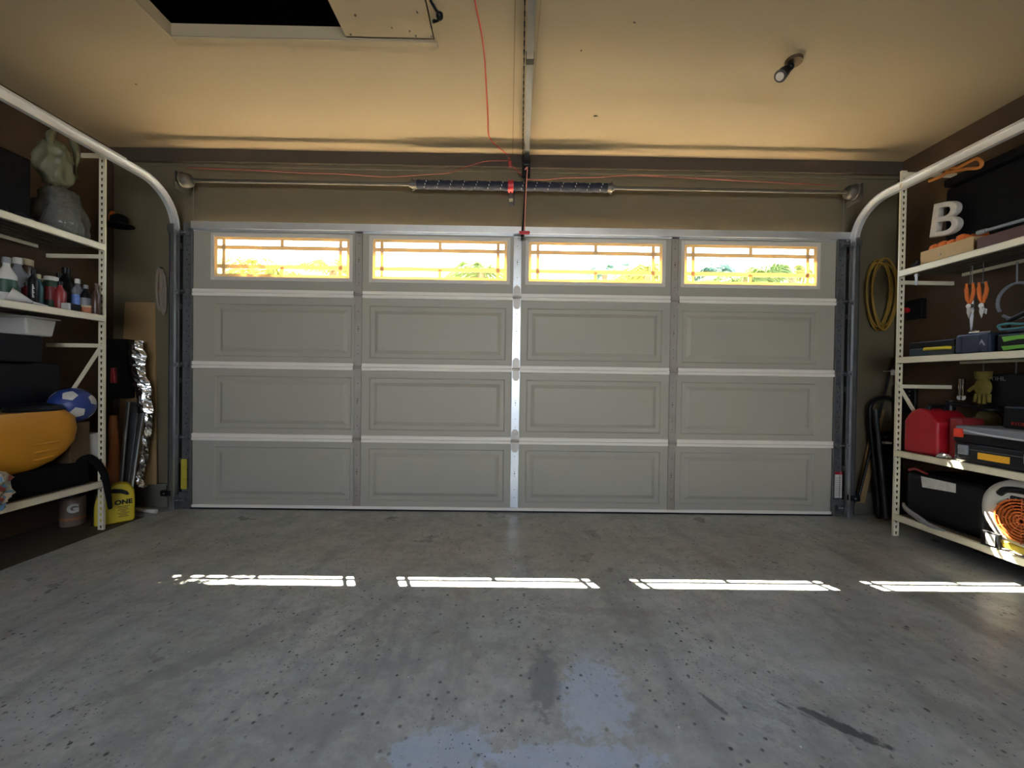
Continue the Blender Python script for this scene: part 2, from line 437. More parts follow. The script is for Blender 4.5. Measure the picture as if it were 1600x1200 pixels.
# ceiling with attic hatch opening
h0 = atz(262, 50, CH); h1 = atz(681, 69, CH)
HX0, HX1, HY1 = h0.x, h1.x, (h0.y + h1.y) / 2 + .0
HY0 = HY1 - .75
m = MB()
m.box(XL - .1, HX0, YB - .1, WY + .02, CH, CH + .06); m.box(HX1, XR + .1, YB - .1, WY + .02, CH, CH + .06)
m.box(HX0, HX1, YB - .1, HY0, CH, CH + .06); m.box(HX0, HX1, HY1, WY + .02, CH, CH + .06)
struct(link('ceiling', m, CEILM))
ATT = mat('attic timber', (0.03, 0.02, 0.012), 0.9, 0, .3, 5)
m = MB()
m.box(HX0 - .5, HX1 + .5, HY0 - .5, HY1 + .5, CH + .9, CH + .95)
m.box(HX0 - .55, HX0 - .5, HY0 - .5, HY1 + .5, CH + .06, CH + .95); m.box(HX1 + .5, HX1 + .55, HY0 - .5, HY1 + .5, CH + .06, CH + .95)
m.box(HX0 - .5, HX1 + .5, HY0 - .55, HY0 - .5, CH + .06, CH + .95); m.box(HX0 - .5, HX1 + .5, HY1 + .5, HY1 + .55, CH + .06, CH + .95)
struct(link('wall_attic', m, ATT))
# thin casing round the hatch
m = MB()
m.box(HX0 - .045, HX0, HY0, HY1 + .035, CH - .008, CH - .0005); m.box(HX0, HX1 + .01, HY1, HY1 + .035, CH - .008, CH - .0005)
struct(link('trim_2', m, CEILM, bevel=.002))
px0 = atz(542, 62, CH).x
def wallbox(name, a, mm): 
    m = MB(); m.box(*a); return struct(link(name, m, mm))
wallbox('wall_left', (XL - .1, XL, YB, WY, 0, CH), BROWNW)
wallbox('wall_right', (XR, XR + .1, YB, WY, 0, CH), BROWNW)
# front wall with door opening
OX0, OX1, OZ = -2.38, 2.44, 2.09
m = MB()
m.box(XL - .1, OX0, WY, WY + .02, -.1, CH + .06); m.box(OX1, XR + .1, WY, WY + .02, -.1, CH + .06); m.box(OX0, OX1, WY, WY + .02, OZ, CH + .06)
struct(link('wall_front', m, OLIVE))
# back wall, with an added opening for the fill lamp
m = MB()
m.box(XL, -1.4, YB - .1, YB, 0, CH); m.box(1.4, XR, YB - .1, YB, 0, CH); m.box(-1.4, 1.4, YB - .1, YB, 2.1, CH); m.box(-1.4, 1.4, YB - .1, YB, 0, 1.0)
struct(link('wall_back', m, BACKW))
# header board along the top of the front wall
m = MB(); m.box(XL, XR, WY - .04, WY, CH - .095, CH); struct(link('trim_1', m, HEADB, bevel=.003))
m = MB(); m.box(XL, XR, WY - .012, WY, CH - .118, CH - .095); struct(link('trim_3', m, OLIVE, bevel=.003))
# concrete kerb along the foot of the front wall, each side of the door
KERB = mat('concrete kerb', (0.12, 0.115, 0.085), .9, 0, .25, 8, .4, 30)
m = MB(); m.box(XL, -2.5, WY - .03, WY, 0, .17); struct(link('baseboard_left', m, KERB, bevel=.006))
m = MB(); m.box(2.56, XR, WY - .03, WY, 0, .17); struct(link('baseboard_right', m, KERB, bevel=.006))
m = MB(); m.box(-2.66, -2.52, WY - .012, WY, .17, 2.2); struct(link('trim_4', m, OLIVE, bevel=.003))

# ------------------------------------------------------------------ garage door
door = bpy.data.objects.new('door_1', None); C.objects.link(door); door.location = (0, D, 0); WL['door_1'] = Vector((0, D, 0))
door['kind'] = 'structure'; door['label'] = 'wide grey sectional garage door with raised panels and a row of four windows'; 
DX0 = aty(286, 580, D).x; DX1 = aty(1317, 590, D).x
SEC = [0.012, .533, 1.066, 1.599, 2.115]
scx = [aty(559.5, 580, D).x, aty(806, 580, D).x, aty(1051, 590, D).x]
pcx = [aty(442, 600, D).x, aty(683, 600, D).x, aty(928, 600, D).x, aty(1170, 600, D).x]
wcx = [aty(441, 403, D).x, aty(687.5, 406, D).x, aty(930.5, 410, D).x, aty(1172.5, 415, D).x]
wz = aty(441, 402.5, D).z
WW, WH = 0.510, 0.160   # half sizes of window opening in the section
PW, PH = 0.505, 0.195
def emboss(m, x0, x1, z0, z1):
    rings = []
    for ins, dep in ((0, 0), (.008, .010), (.036, .010), (.062, -.003), (.066, -.003)):
        rings.append([m.bm.verts.new(q) for q in ((x0 + ins, D + dep, z0 + ins), (x1 - ins, D + dep, z0 + ins), (x1 - ins, D + dep, z1 - ins), (x0 + ins, D + dep, z1 - ins))])
    for a, b in zip(rings, rings[1:]):
        for i in range(4):
            j = (i + 1) % 4; m.bm.faces.new((a[i], a[j], b[j], b[i]))
    m.bm.faces.new(rings[-1])
for k in range(4):
    z0, z1 = SEC[k] + .001, SEC[k + 1] - .001
    m = MB()
    if k < 3:
        zc = (z0 + z1) / 2 - .005
        xs = [DX0] + sum([[c - PW, c + PW] for c in pcx], []) + [DX1]
        zs = [z0, zc - PH, zc + PH, z1]
        for i in range(len(xs) - 1):
            for j in range(3):
                if i % 2 == 1 and j == 1: emboss(m, xs[i], xs[i + 1], zs[1], zs[2])
                else: m.quad((xs[i], D, zs[j]), (xs[i + 1], D, zs[j]), (xs[i + 1], D, zs[j + 1]), (xs[i], D, zs[j + 1]))
        bmesh.ops.remove_doubles(m.bm, verts=m.bm.verts, dist=.0005)
        m.box(DX0, DX1, D + .0115, D + .013, z0, z1)
        m.box(DX0, DX1, D, D + .0115, z0, z0 + .002); m.box(DX0, DX1, D, D + .0115, z1 - .002, z1)
    else:
        xs = [DX0] + sum([[c - WW, c + WW] for c in wcx], []) + [DX1]
        for i in range(0, len(xs) - 1, 2): m.box(xs[i], xs[i + 1], D, D + .010, z0, z1)
        for c in wcx:
            m.box(c - WW, c + WW, D, D + .010, z0, wz - WH); m.box(c - WW, c + WW, D, D + .010, wz + WH, z1)
    link('door_section', m, DOORP, door)
# windows
FRAMEP = mat('window surround plastic', (0.55, 0.52, 0.47), .5, 0, .05, 6)
def win(cx):
    m = MB()
    o, i = (WW + .013, WH + .014), (WW - .014, WH - .014)
    def ring(o, i, y0, y1):
        m.box(cx - o[0], cx - i[0], y0, y1, wz - o[1], wz + o[1]); m.box(cx + i[0], cx + o[0], y0, y1, wz - o[1], wz + o[1])
        m.box(cx - i[0], cx + i[0], y0, y1, wz - o[1], wz - i[1]); m.box(cx - i[0], cx + i[0], y0, y1, wz + i[1], wz + o[1])
    ring(o, i, D - .007, D)
    ring((WW, WH), (WW - .012, WH - .012), D, D + .010)
    fr = link('window_frame', m, FRAMEP, door, bevel=.0025)
    m = MB()
    a, b = WW - .012, WH - .012
    ring2 = ((a, b), (a - .022, b - .022))
    y0, y1 = D - .003, D + .005
    o2, i2 = ring2
    m.box(cx - o2[0], cx - i2[0], y0, y1, wz - o2[1], wz + o2[1]); m.box(cx + i2[0], cx + o2[0], y0, y1, wz - o2[1], wz + o2[1])
    m.box(cx - i2[0], cx + i2[0], y0, y1, wz - o2[1], wz - i2[1]); m.box(cx - i2[0], cx + i2[0], y0, y1, wz + i2[1], wz + o2[1])
    w = .0115; wh_ = .0145; vx = a - .068; hz = b - .078
    for sgn in (-1, 1):
        m.box(cx + sgn * vx - w, cx + sgn * vx + w, y0 + .001, y1 - .001, wz - i2[1], wz + i2[1])
        m.box(cx - i2[0], cx + i2[0], y0 + .002, y1 - .002, wz + sgn * hz - wh_, wz + sgn * hz + wh_)
        za, zb = sorted((sgn * hz, sgn * i2[1]))
        m.box(cx - w, cx + w, y0 + .001, y1 - .001, wz + za, wz + zb)
    link('muntin_grille', m, MUNT, fr)
    m = MB(); m.box(cx - a, cx + a, D + .0065, D + .009, wz - b, wz + b)
    link('glass_pane', m, GLASS, fr)
for c in wcx: win(c)
# joint rails between the sections, split by the stiles
seg = [DX0 + .075] + scx + [DX1 - .075]
for k in (1, 2, 3):
    for i in range(4):
        a = seg[i] + (.032 if i else 0); b = seg[i + 1] - (.032 if i < 3 else 0)
        m = MB(); z = SEC[k]
        m.prism([(a, D - .004, z + .030), (a, D - .016, z + .026), (a, D - .016, z + .004), (a, D - .006, z + .002), (a, D - .006, z - .001), (a, D - .018, z - .004), (a, D - .018, z - .022), (a, D - .002, z - .026), (a, D - .0005, z - .026), (a, D - .0005, z + .03)], (b - a, 0, 0))
        link('joint_rail', m, RAILP, door)
m = MB(); m.box(DX0 + .07, DX1 - .07, D - .014, D - .0005, .012, .034); link('bottom_rail', m, RAILP, door, bevel=.003)
m = MB(); m.box(DX0 + .01, DX1 - .01, D - .01, D + .05, .0005, .0115); link('bottom_seal', m, BLACK, door)
for xa_ in (DX0 + .001, DX1 - .021):
    m = MB(); m.box(xa_, xa_ + .02, D + .0135, WY - .001, .012, SEC[4]); link('side_light_stop', m, BLACK, door)  # unseen strips, added to stop daylight leaking past the door ends
# top strut (U channel, galvanised)
m = MB()
zt = SEC[4] - .028
m.box(DX0 + .07, DX1 + .02, D - .026, D - .023, zt - .022, zt + .03)
m.box(DX0 + .07, DX1 + .02, D - .023, D - .001, zt + .027, zt + .03); m.box(DX0 + .07, DX1 + .02, D - .023, D - .001, zt - .022, zt - .019)
m.box(DX0 + .07, DX1 + .02, D - .006, D - .001, zt - .034, zt - .022)
link('top_strut', m, STRUT, door, bevel=.0015)
# stiles: one length per section, holes drawn as small raised rivets / dark slots
def stile(cx, w, k, mm, y=D - .006):
    m = MB(); z0 = SEC[k] + .006; z1 = SEC[k + 1] - (.006 if k < 3 else .03)
    m.box(cx - w, cx + w, y, y + .005, z0, z1)
    m.box(cx - w, cx - w + .003, y - .006, y, z0, z1); m.box(cx + w - .003, cx + w, y - .006, y, z0, z1)
    st = link('stile', m, mm, door, bevel=.001)
    h = MB()
    for f in (.18, .30, .5, .53, .56, .78, .9):
        zz = z0 + (z1 - z0) * f
        h.cyl((cx, y - .0015, zz), (cx, y, zz), .0045 if f == .53 else .003, n=8)
    link('rivet_holes', h, BLACK, st)
    return st
for i, cx in enumerate(scx):
    for k in range(4): stile(cx, .031 if i == 1 else .027, k, GALV if i == 1 else STILE)
for sx, cx in ((-1, DX0 + .038), (1, DX1 - .038)):
    for k in range(4):
        m = MB(); z0 = SEC[k] + .004; z1 = SEC[k + 1] - .004
        m.box(cx - .036, cx + .036, D - .008, D - .001, z0, z1)
        e = cx - sx * .034
        m.box(e - .004, e + .004, D - .022, D - .008, z0, z1)
        st = link('end_stile', m, GALVD, door, bevel=.001)
        h = MB()
        for q in range(14):
            zz = z0 + (z1 - z0) * (q + .5) / 14; h.cyl((cx + (.008 if q % 2 else -.006), D - .0095, zz), (cx + (.008 if q % 2 else -.006), D - .008, zz), .004, n=8)
        link('rivet_holes', h, BLACK, st)
# hinges
def hinge_mesh(roller):
    m = MB()
    m.box(-.026, .026, -.012, -.007, .012, .065); m.box(-.026, .026, -.012, -.007, -.065, -.012)
    m.prism([(-.026, -.012, .065), (.026, -.012, .065), (.012, -.012, .085), (-.012, -.012, .085)], (0, .005, 0))
    m.prism([(-.026, -.012, -.065), (.026, -.012, -.065), (.012, -.012, -.085), (-.012, -.012, -.085)], (0, .005, 0))
    m.cyl((-.03, -.018, 0), (.03, -.018, 0), .009, n=12)
    m.box(-.024, .024, -.018, -.010, -.016, .016)
    for x, z in ((-.014, .04), (.014, .04), (-.014, -.04), (.014, -.04), (0, .072), (0, -.072)): m.cyl((x, -.017, z), (x, -.011, z), .006, n=6)
    if roller:
        m.box(-.024, -.021, -.055, -.012, -.018, .018); m.box(.021, .024, -.055, -.012, -.018, .018)
    return m
def place(name, mb, loc, mm, parent):
    bmesh.ops.translate(mb.bm, verts=mb.bm.verts, vec=Vector(loc)); return link(name, mb, mm, parent, smooth=True)
hproto = None
for k in (1, 2, 3):
    for cx in scx:
        if hproto is None: hproto = place('hinge', hinge_mesh(False), (cx, D - .001, SEC[k]), STILE, door); h0p = (cx, SEC[k])
        else: copy_part(hproto, door, (cx - h0p[0], 0, SEC[k] - h0p[1]))
TX0 = DX0 - .025; TX1 = DX1 + .025    # track planes
for side, cx, tx in ((-1, DX0 + .038, TX0), (1, DX1 - .038, TX1)):
    first = None
    for k in (0, 1, 2, 3, 4):
        z = SEC[k] if 0 < k < 4 else (SEC[0] + .06 if k == 0 else SEC[4] - .09)
        if first is None:
            first = place('roller_hinge', hinge_mesh(True), (cx, D - .001, z), GALVD, door); z00 = z
            r = MB(); r.cyl((cx - side * .02, D - .045, z), (tx, D - .045, z), .0055, n=10)
            r.cyl((tx - .006, D - .045, z), (tx + .006, D - .045, z), .02, n=20)
            rf = link('roller', r, GALV, first, smooth=True)
        else:
            c = copy_part(first, door, (0, 0, z - z00))
            q = rf.copy(); C.objects.link(q); q.parent = c
# corner brackets, labels on the end stiles
for cx in (DX0 + .04, DX1 - .04):
    m = MB(); m.box(cx - .045, cx + .045, D - .026, D - .0225, .015, .13); m.box(cx - .045, cx - .042, D - .05, D - .026, .015, .11); link('bottom_bracket', m, GALVD, door, bevel=.002)
MUST = mat('faded yellow sticker', (.40, .33, .03), .6, 0, .25, 20)
m = MB(); c = DX0 + .03; m.box(c - .022, c + .022, D - .0235, D - .0225, .15, .37); lb = link('warning_sticker', m, MUST, door); lb['label'] = 'faded yellow sticker'
m = MB(); c = DX1 - .036; m.box(c - .027, c + .027, D - .0235, D - .0225, .14, .335); lb = link('warning_sticker', m, WHITE, door); lb['label'] = 'white sticker with red heading'
m = MB(); m.box(c - .027, c + .027, D - .0245, D - .0236, .315, .335); link('sticker_heading', m, RED, lb)
m = MB()
for q in range(9): m.box(c - .022, c + .018, D - .0243, D - .0236, .16 + q * .016, .163 + q * .016)
link('sticker_print', m, GREYP, lb)

# ------------------------------------------------------------------ tracks
def track(side, tx, rad, z_start, label):
    t = thing('garage_door_track', (tx, D - .045, 0), label, 'track')
    Y0 = D - .045
    prof = [(.014, -.026), (.014, .026), (-.014, .026), (-.014, .016), (-.0115, .016), (-.0115, .0235), (.0115, .0235), (.0115, -.0235), (-.0115, -.0235), (-.0115, -.018), (-.014, -.018), (-.014, -.026)]
    # vertical part
    path = [(Vector((tx, Y0, z)), Vector((1, 0, 0)), Vector((0, -1, 0))) for z in (0.0, z_start)]
    m = MB(); m.sweep(path, prof, side); v = link('vertical_track', m, GALV, t)
    n = 14; path = []
    for i in range(n + 1):
        a = PI / 2 * i / n
        p = Vector((tx, Y0 - rad + rad * math.cos(a), z_start + rad * math.sin(a)))
        path.append((p, Vector((1, 0, 0)), Vector((0, -math.cos(a), -math.sin(a)))))
    path.append((Vector((tx, -.6, z_start + rad)), Vector((1, 0, 0)), Vector((0, 0, -1))))
    m = MB(); m.sweep(path, prof, side)
    link('horizontal_track', m, GALVB, t, smooth=True)
    # reinforcing angle on the outer side of the horizontal run
    m = MB(); zz = z_start + rad
    m.box(min(tx + side * .015, tx + side * .018), max(tx + side * .015, tx + side * .018), -.6, Y0 - rad - .10, zz - .020, zz + .034)
    m.box(min(tx - side * .010, tx + side * .018), max(tx - side * .010, tx + side * .018), -.6, Y0 - rad - .10, zz + .031, zz + .034)
    link('track_angle', m, GALVB, t)
    # wall angle behind the vertical track
    m = MB(); a, b = sorted((tx + side * .018, tx + side * .021)); m.box(a, b, Y0 - .03, WY - .001, .03, z_start + .02)
    link('wall_angle', m, GALVD, t)
    bp = None
    for z in (.35, .95, 1.5, 1.95):
        m = MB(); a, b = sorted((tx + side * .0145, tx + side * .0178)); m.box(a, b, Y0 - .012, WY - .02, z - .02, z + .02); m.cyl((tx + side * .0145, Y0, z), (tx + side * .027, Y0, z), .007, n=6)
        link('track_bracket', m, GALV, t)
    m = MB(); a, b = sorted((tx - side * .02, tx + side * .03)); m.box(a, b, Y0 - .035, Y0 - .028, z_start - .03, z_start + .03); link('splice_plate', m, GALV, t, bevel=.002)
    return t
track(-1, TX0, .27, 2.045, 'bright galvanised overhead door track curving up beside the left shelves')
track(1, TX1, .25, 2.03, 'bright galvanised overhead door track curving up beside the right shelves')

# ------------------------------------------------------------------ torsion bar
YT = WY - .10
pz = aty(800, 291, YT).z
ts = thing('torsion_spring_bar', (aty(800, 291, YT).x, YT, pz), 'long steel torsion bar with navy covered springs above the garage door', 'torsion spring')
m = MB(); m.cyl((aty(288, 277, YT).x, YT, pz), (aty(1335, 304, YT).x, YT, pz), .0125, n=16); link('shaft', m, OILY, ts, smooth=True)
xa, xc, xb = aty(644, 289, YT).x, aty(798, 291, YT).x, aty(956, 294, YT).x
for a, b in ((xa + .035, xc - .02), (xc + .02, xb - .035)):
    m = MB(); n = 60
    pts = [(a + (b - a) * i / n, YT, pz + .0015 * math.sin(i * .5)) for i in range(n + 1)]
    m.tube(pts, [.032 + .0022 * math.sin(i * 1.3) for i in range(n + 1)], 20)
    sp = link('spring_cover', m, NAVY, ts, smooth=True)
    for q in range(7):
        m = MB(); x0 = a + (b - a) * (q + .6) / 7.2
        for u in range(3):
            an = -.9 + u * .6
            m.box(x0 + u * .008, x0 + u * .008 + .004, YT - .0365 * math.cos(an) - .001, YT - .0365 * math.cos(an) + .002, pz + .0355 * math.sin(an) - .005, pz + .0355 * math.sin(an) + .005)
        link('tracer_thread', m, WHITE, sp)
for x, s in ((xa, 1), (xb, -1)):
    m = MB(); m.cyl((x, YT, pz), (x + s * .035, YT, pz), .039, .030, n=20); m.cyl((x - s * .02, YT, pz), (x, YT, pz), .022, n=16)
    for q in range(4): m.box(x + s * .004 - .004, x + s * .004 + .004, YT - .044, YT + .044, pz - .006, pz + .006, rot=Matrix.Rotation(q * PI / 4, 3, 'X'), about=(x, YT, pz))
    link('winding_cone', m, OILY, ts, smooth=True)
m = MB(); m.cyl((xc - .018, YT, pz), (xc - .004, YT, pz), .044, n=20); m.cyl((xc + .004, YT, pz), (xc + .018, YT, pz), .044, n=20)
m.cyl((xc - .02, YT, pz), (xc + .02, YT, pz), .034, n=16); link('stationary_cone', m, RED, ts, smooth=True)
m = MB(); m.box(xc - .012, xc + .02, YT + .03, WY - .001, pz - .075, pz + .05); m.box(xc - .014, xc + .03, WY - .006, WY - .001, pz - .10, pz + .07); m.cyl((xc + .012, WY - .012, pz - .085), (xc + .012, WY - .005, pz - .085), .011, n=6)
link('center_bracket', m, OILY, ts, bevel=.002)
for x, s in ((aty(281, 285, YT).x, 1), (aty(1340, 303, YT).x, -1)):
    m = MB(); pr = [(-.03, .03), (-.028, .055), (-.02, .058), (-.016, .05), (.02, .048), (.03, .04), (.035, .02)]
    m.lathe([(r, z) for z, r in pr], (x + s * .05, YT, pz), 24, mtx=Matrix.Rotation(s * PI / 2, 3, 'Y')); dr = link('cable_drum', m, OILY, ts, smooth=True)
    m = MB(); m.box(x - .004, x + .004, YT - .045, WY - .001, pz - .075, pz + .05); link('end_bearing_plate', m, OILY, ts, bevel=.002)
    m = MB(); xx = x + s * .06; m.cyl((xx, YT + .05, pz), (xx + s * .01, D - .03, .08), .0022, n=6); link('lift_cable', m, GALVD, ts)

# ------------------------------------------------------------------ opener rail + arm + release cord
rl = thing('opener_rail', (.1, 2.9, 2.6), 'grey steel opener rail and chain running overhead from the spring bar', 'garage door opener')
p0 = aty(823, 252, D - .02); z_r = CH - .055
p1 = atz(831, 0, z_r); dirv = (p1 - Vector((p0.x, D - .02, z_r))); pe = Vector((p0.x, D - .02, z_r)) + dirv * 2.3
ps = Vector((p0.x, D - .02, z_r))
dn = dirv.normalized(); sd = Vector((0, 0, 1)).cross(dn).normalized()
def barseg(m, a, b, w, h):
    s = (b - a).normalized(); u = Vector((0, 0, 1)).cross(s).normalized()
    m.prism([a + u * w + Vector((0, 0, h)), a - u * w + Vector((0, 0, h)), a - u * w - Vector((0, 0, h)), a + u * w - Vector((0, 0, h))], b - a)
m = MB(); barseg(m, ps, pe, .011, .018); barseg(m, ps - Vector((0, 0, .017)), pe - Vector((0, 0, .017)), .018, .002); link('rail', m, GALVD, rl)
m = MB(); o = (sd * .03) if sd.x < 0 else (sd * -.03)
nl = 110
for i in range(nl):
    a = ps + o + (pe - ps) * (i / nl) ; b = ps + o + (pe - ps) * ((i + .72) / nl)
    barseg(m, a, b, .0035 if i % 2 else .002, .004)
link('chain', m, BLACK, rl)
for f in (.32, .62): 
    m = MB(); a = ps + (pe - ps) * f; barseg(m, a, a + (pe - ps) * .012, .0205, .0205); link('rail_joint', m, BLACK, rl)
hb = aty(822, 262, D - .03)
m = MB(); m.box(hb.x - .022, hb.x - .017, D - .07, WY - .045, hb.z - .05, z_r + .015); m.box(hb.x + .017, hb.x + .022, D - .07, WY - .045, hb.z - .05, z_r + .015)
m.cyl((hb.x - .03, D - .05, hb.z + .01), (hb.x + .03, D - .05, hb.z + .01), .012, n=12); m.box(hb.x - .03, hb.x + .03, D - .045, D - .015, hb.z - .07, hb.z + .05)
link('header_bracket', m, BLACK, rl, bevel=.002)
a0 = aty(822, 268, D - .12); a1 = aty(816, 366, D - .045)
m = MB(); m.tube([a0, a0.lerp(a1, .5) + Vector((.002, -.01, 0)), a1], .0085, 8); m.box(a1.x - .018, a1.x + .014, D - .075, D - .057, a1.z - .03, a1.z + .01)
link('door_arm', m, BLACK, rl, smooth=True)
m = MB(); 
for q in (-.016, .012): m.box(a1.x + q, a1.x + q + .004, D - .085, D - .007, a1.z - .035, a1.z + .005)
m.cyl((a1.x - .02, D - .068, a1.z - .012), (a1.x + .02, D - .068, a1.z - .012), .006, n=8)
link('arm_bracket', m, GALV, rl)
ec = thing('release_cord', aty(820, 364, D - .16), 'red and white pull cord with red handle hanging above the door centre', 'cord')
PINK = mat('red white rope', (.62, .22, .16), .8, 0, .5, 90)
b0 = aty(823, 262, D - .16); b1 = aty(819.5, 362, D - .16)
m = MB(); m.tube(wave([b0 + Vector((-.012, 0, -.015)), b0 + Vector((.0, -.004, .0)), b0 + Vector((.004, 0, -.02)), b0.lerp(b1, .5), b1]), .0035, 8); link('cord', m, PINK, ec, smooth=True)
m = MB(); m.box(b1.x - .038, b1.x + .038, b1.y - .009, b1.y + .009, b1.z - .018, b1.z + .004); link('handle', m, RED, ec, bevel=.005)

# ------------------------------------------------------------------ wires
def wire(pts, r, name, label, mm=REDW, n=6, cat='wire'):
    m = MB(); m.tube(wave(pts), r, n); return tag(link(name, m, mm, smooth=True), label, cat)
DRW = mat('dark red wire', (0.22, 0.022, 0.014), 0.5)
zc = CH - .004
pp = [(736, -60), (742, 0), (752, 50), (757, 90), (760, 140), (762, 180), (763, 208), (768, 220), (780, 231), (794, 243)]
wire([atz(x, y, zc) for x, y in pp] + [aty(796, 248, WY - .05)], .0038, 'ceiling_wire', 'thin orange red wire stapled down the ceiling toward the spring bar')
def hy(x, y): return aty(x, y, WY - .046)
pp = [(797, 250), (790, 251), (760, 252), (730, 260), (700, 270), (660, 273), (600, 276), (540, 272), (470, 270), (400, 266), (340, 264), (292, 262)]
wire([hy(x, y) for x, y in pp], .003, 'header_wire', 'dark red wire sagging along the header left of the rail', DRW)
pp = [(797, 256), (808, 266), (822, 279), (850, 281), (880, 278), (930, 277), (985, 274), (1060, 277), (1150, 282), (1230, 286), (1310, 290)]
wire([hy(x, y) for x, y in pp], .003, 'header_wire', 'red wire running along the header right of the rail', DRW)
m = MB(); c = hy(797, 254); m.ball(c, .016, 12, 8, (1, .6, 1.3)); m.box(c.x - .008, c.x + .012, c.y - .01, c.y + .01, c.z - .03, c.z + .005); tag(link('wire_connector', m, DARKRED, smooth=True), 'dark knotted wire connector where the red wires meet', 'connector')

# ------------------------------------------------------------------ ceiling bits
hp = thing('hatch_panel', (atz(600, 40, CH).x, HY1 - .3, CH), 'tan drywall hatch panel half covering the attic opening', 'hatch panel')
m = MB(); sk = .03
X0a = atz(542, 62, CH).x; X1a = HX1 - .008; Y1a = HY1 - .012
m.prism([(X0a, Y1a, CH + .004), (X1a, Y1a + .004, CH + .004), (X1a - .0, HY0 + .01, CH + .004), (X0a - .01, HY0 + .01, CH + .004)], (0, 0, .014))
link('panel', m, CEILM, hp)
m = MB()
for (x, y) in ((548, 55), (612, 45), (640, 50), (650, 58), (675, 62), (555, 25), (652, 20)):
    m = MB(); q = atz(x, y, CH); m.cyl((q.x, min(q.y, Y1a - .01), CH + .0015), (q.x, min(q.y, Y1a - .01), CH + .0042), .005, n=8); link('screw', m, BROWNL, hp)
q = atz(686, 24, CH)
hk = thing('ceiling_hook', (q.x, q.y, CH - .06), 'small black hook screwed in the ceiling beside the hatch', 'hook')
m = MB(); m.tube(wave([atz(672, 0, CH - .005), atz(678, 10, CH - .02), atz(683, 18, CH - .035), atz(690, 22, CH - .05), atz(686, 31, CH - .045), atz(678, 34, CH - .03)]), .006, 8); m.ball(atz(687, 25, CH - .045), .017, 10, 8); m.cyl(atz(679, 33, CH - .03), atz(677, 34, CH - .001), .008, n=8)
link('hook', m, BLACK, hk, smooth=True)
q = atz(1230, 98, CH)
lf = thing('lamp_holder', (q.x, q.y, CH - .1), 'small dark bare lamp holder hanging from the ceiling right of the rail', 'lamp holder')
m = MB(); m.cyl((q.x + .02, q.y - .02, CH - .018), (q.x + .02, q.y - .02, CH), .04, n=20); link('ceiling_plate', m, mat('tarnished brass', (.12, .08, .04), .5, .6), lf, smooth=True)
q0 = Vector((q.x + .015, q.y - .01, CH - .02)); q1 = atz(1219, 119, CH - .085)
m = MB(); d = (q1 - q0)
m.cyl(q0, q0 + d * .45, .013, .016, 14); m.cyl(q0 + d * .45, q0 + d * .62, .024, n=16); m.cyl(q0 + d * .62, q1, .028, .032, 18); m.ball(q0 + d * .35 + Vector((.015, 0, .01)), .018, 10, 8)
link('socket', m, BLACK, lf, smooth=True)
m = MB(); m.cyl(q1 - d * .02, q1 + d * .06, .020, n=18); link('socket_liner', m, WHITE, lf, smooth=True)
for (x, y, s) in ((930, 181, .012), (991, 35, .006)):
    q = atz(x, y, CH); m = MB(); m.ball((q.x, q.y, CH - .0), s, 8, 6, (1, .7, .5)); m.ball((q.x + s, q.y + .003, CH - .0), s * .6, 8, 6, (1, .7, .4))
    tag(link('ceiling_anchor', m, BROWNL), 'small dark screw anchor in the ceiling, ' + ('nearest the rail right side' if x < 950 else 'farther up between rail and lamp holder'), 'screw')

# ------------------------------------------------------------------ photo eyes
for (px, py, s, lab) in ((262, 770, -1, 'black safety sensor on the left door track near the floor'), (1335, 778, 1, 'black safety sensor on the right door track near the floor')):
    p = aty(px, py, D - .06)
    t = thing('safety_sensor', (p.x, p.y, p.z - .03), lab, 'sensor')
    m = MB(); m.box(p.x - .04, p.x + .03, p.y - .02, p.y + .02, p.z - .022, p.z + .02); link('housing', m, BLACK, t, bevel=.006)
    m = MB(); tx = TX0 if s < 0 else TX1
    a, b = sorted((p.x + (.03 if s < 0 else -.04), tx + s * .022)); m.box(a, b, p.y - .003, p.y + .003, p.z - .012, p.z + .03); a, b = sorted((tx + s * .022, tx + s * .03)); m.box(a, b, p.y - .012, p.y + .003, p.z - .03, p.z + .06)
    link('bracket', m, BLACK, t)
    m = MB(); m.cyl((p.x - .01, p.y - .0205, p.z), (p.x - .01, p.y - .023, p.z), .006, n=10); link('indicator', m, GREYP, t)

# ------------------------------------------------------------------ shelving
CRI = CR.inverted()
def proj(p):
    q = CRI @ (Vector(p) - CP); return 800 + F * q.x / -q.z, 600 - F * q.y / -q.z
def onshelf(px, X, z):
    lo, hi = .5, 2.95
    for _ in range(40):
        mid = (lo + hi) / 2; x = proj((X, mid, z))[0]
        if (x < px) == (X < 0): lo = mid
        else: hi = mid
    return Vector((X, (lo + hi) / 2, z))
def holed_flange(m, x0, x1, y, z0, z1, pitch=.038):
    n = int((z1 - z0) / pitch); pitch = (z1 - z0) / n; cx = (x0 + x1) / 2; w = .0068
    for i in range(n):
        a = z0 + i * pitch; b = a + pitch; c = (a + b) / 2
        xm = cx
        outer = [(x0, a), (xm, a), (x1, a), (x1, c), (x1, b), (xm, b), (x0, b), (x0, c)]
        inner = [(cx - .0032, c - .010), (cx, c - .0105), (cx + .0032, c - .010), (cx + w * .85, c), (cx + w, c + .009), (cx, c + .0105), (cx - w, c + .009), (cx - w * .85, c)]
        V = [m.bm.verts.new((p[0], y, p[1])) for p in outer]; W = [m.bm.verts.new((p[0], y, p[1])) for p in inner]
        for k in range(8):
            l = (k + 1) % 8; m.bm.faces.new((V[k], V[l], W[l], W[k]))
    bmesh.ops.remove_doubles(m.bm, verts=m.bm.verts, dist=.0003)
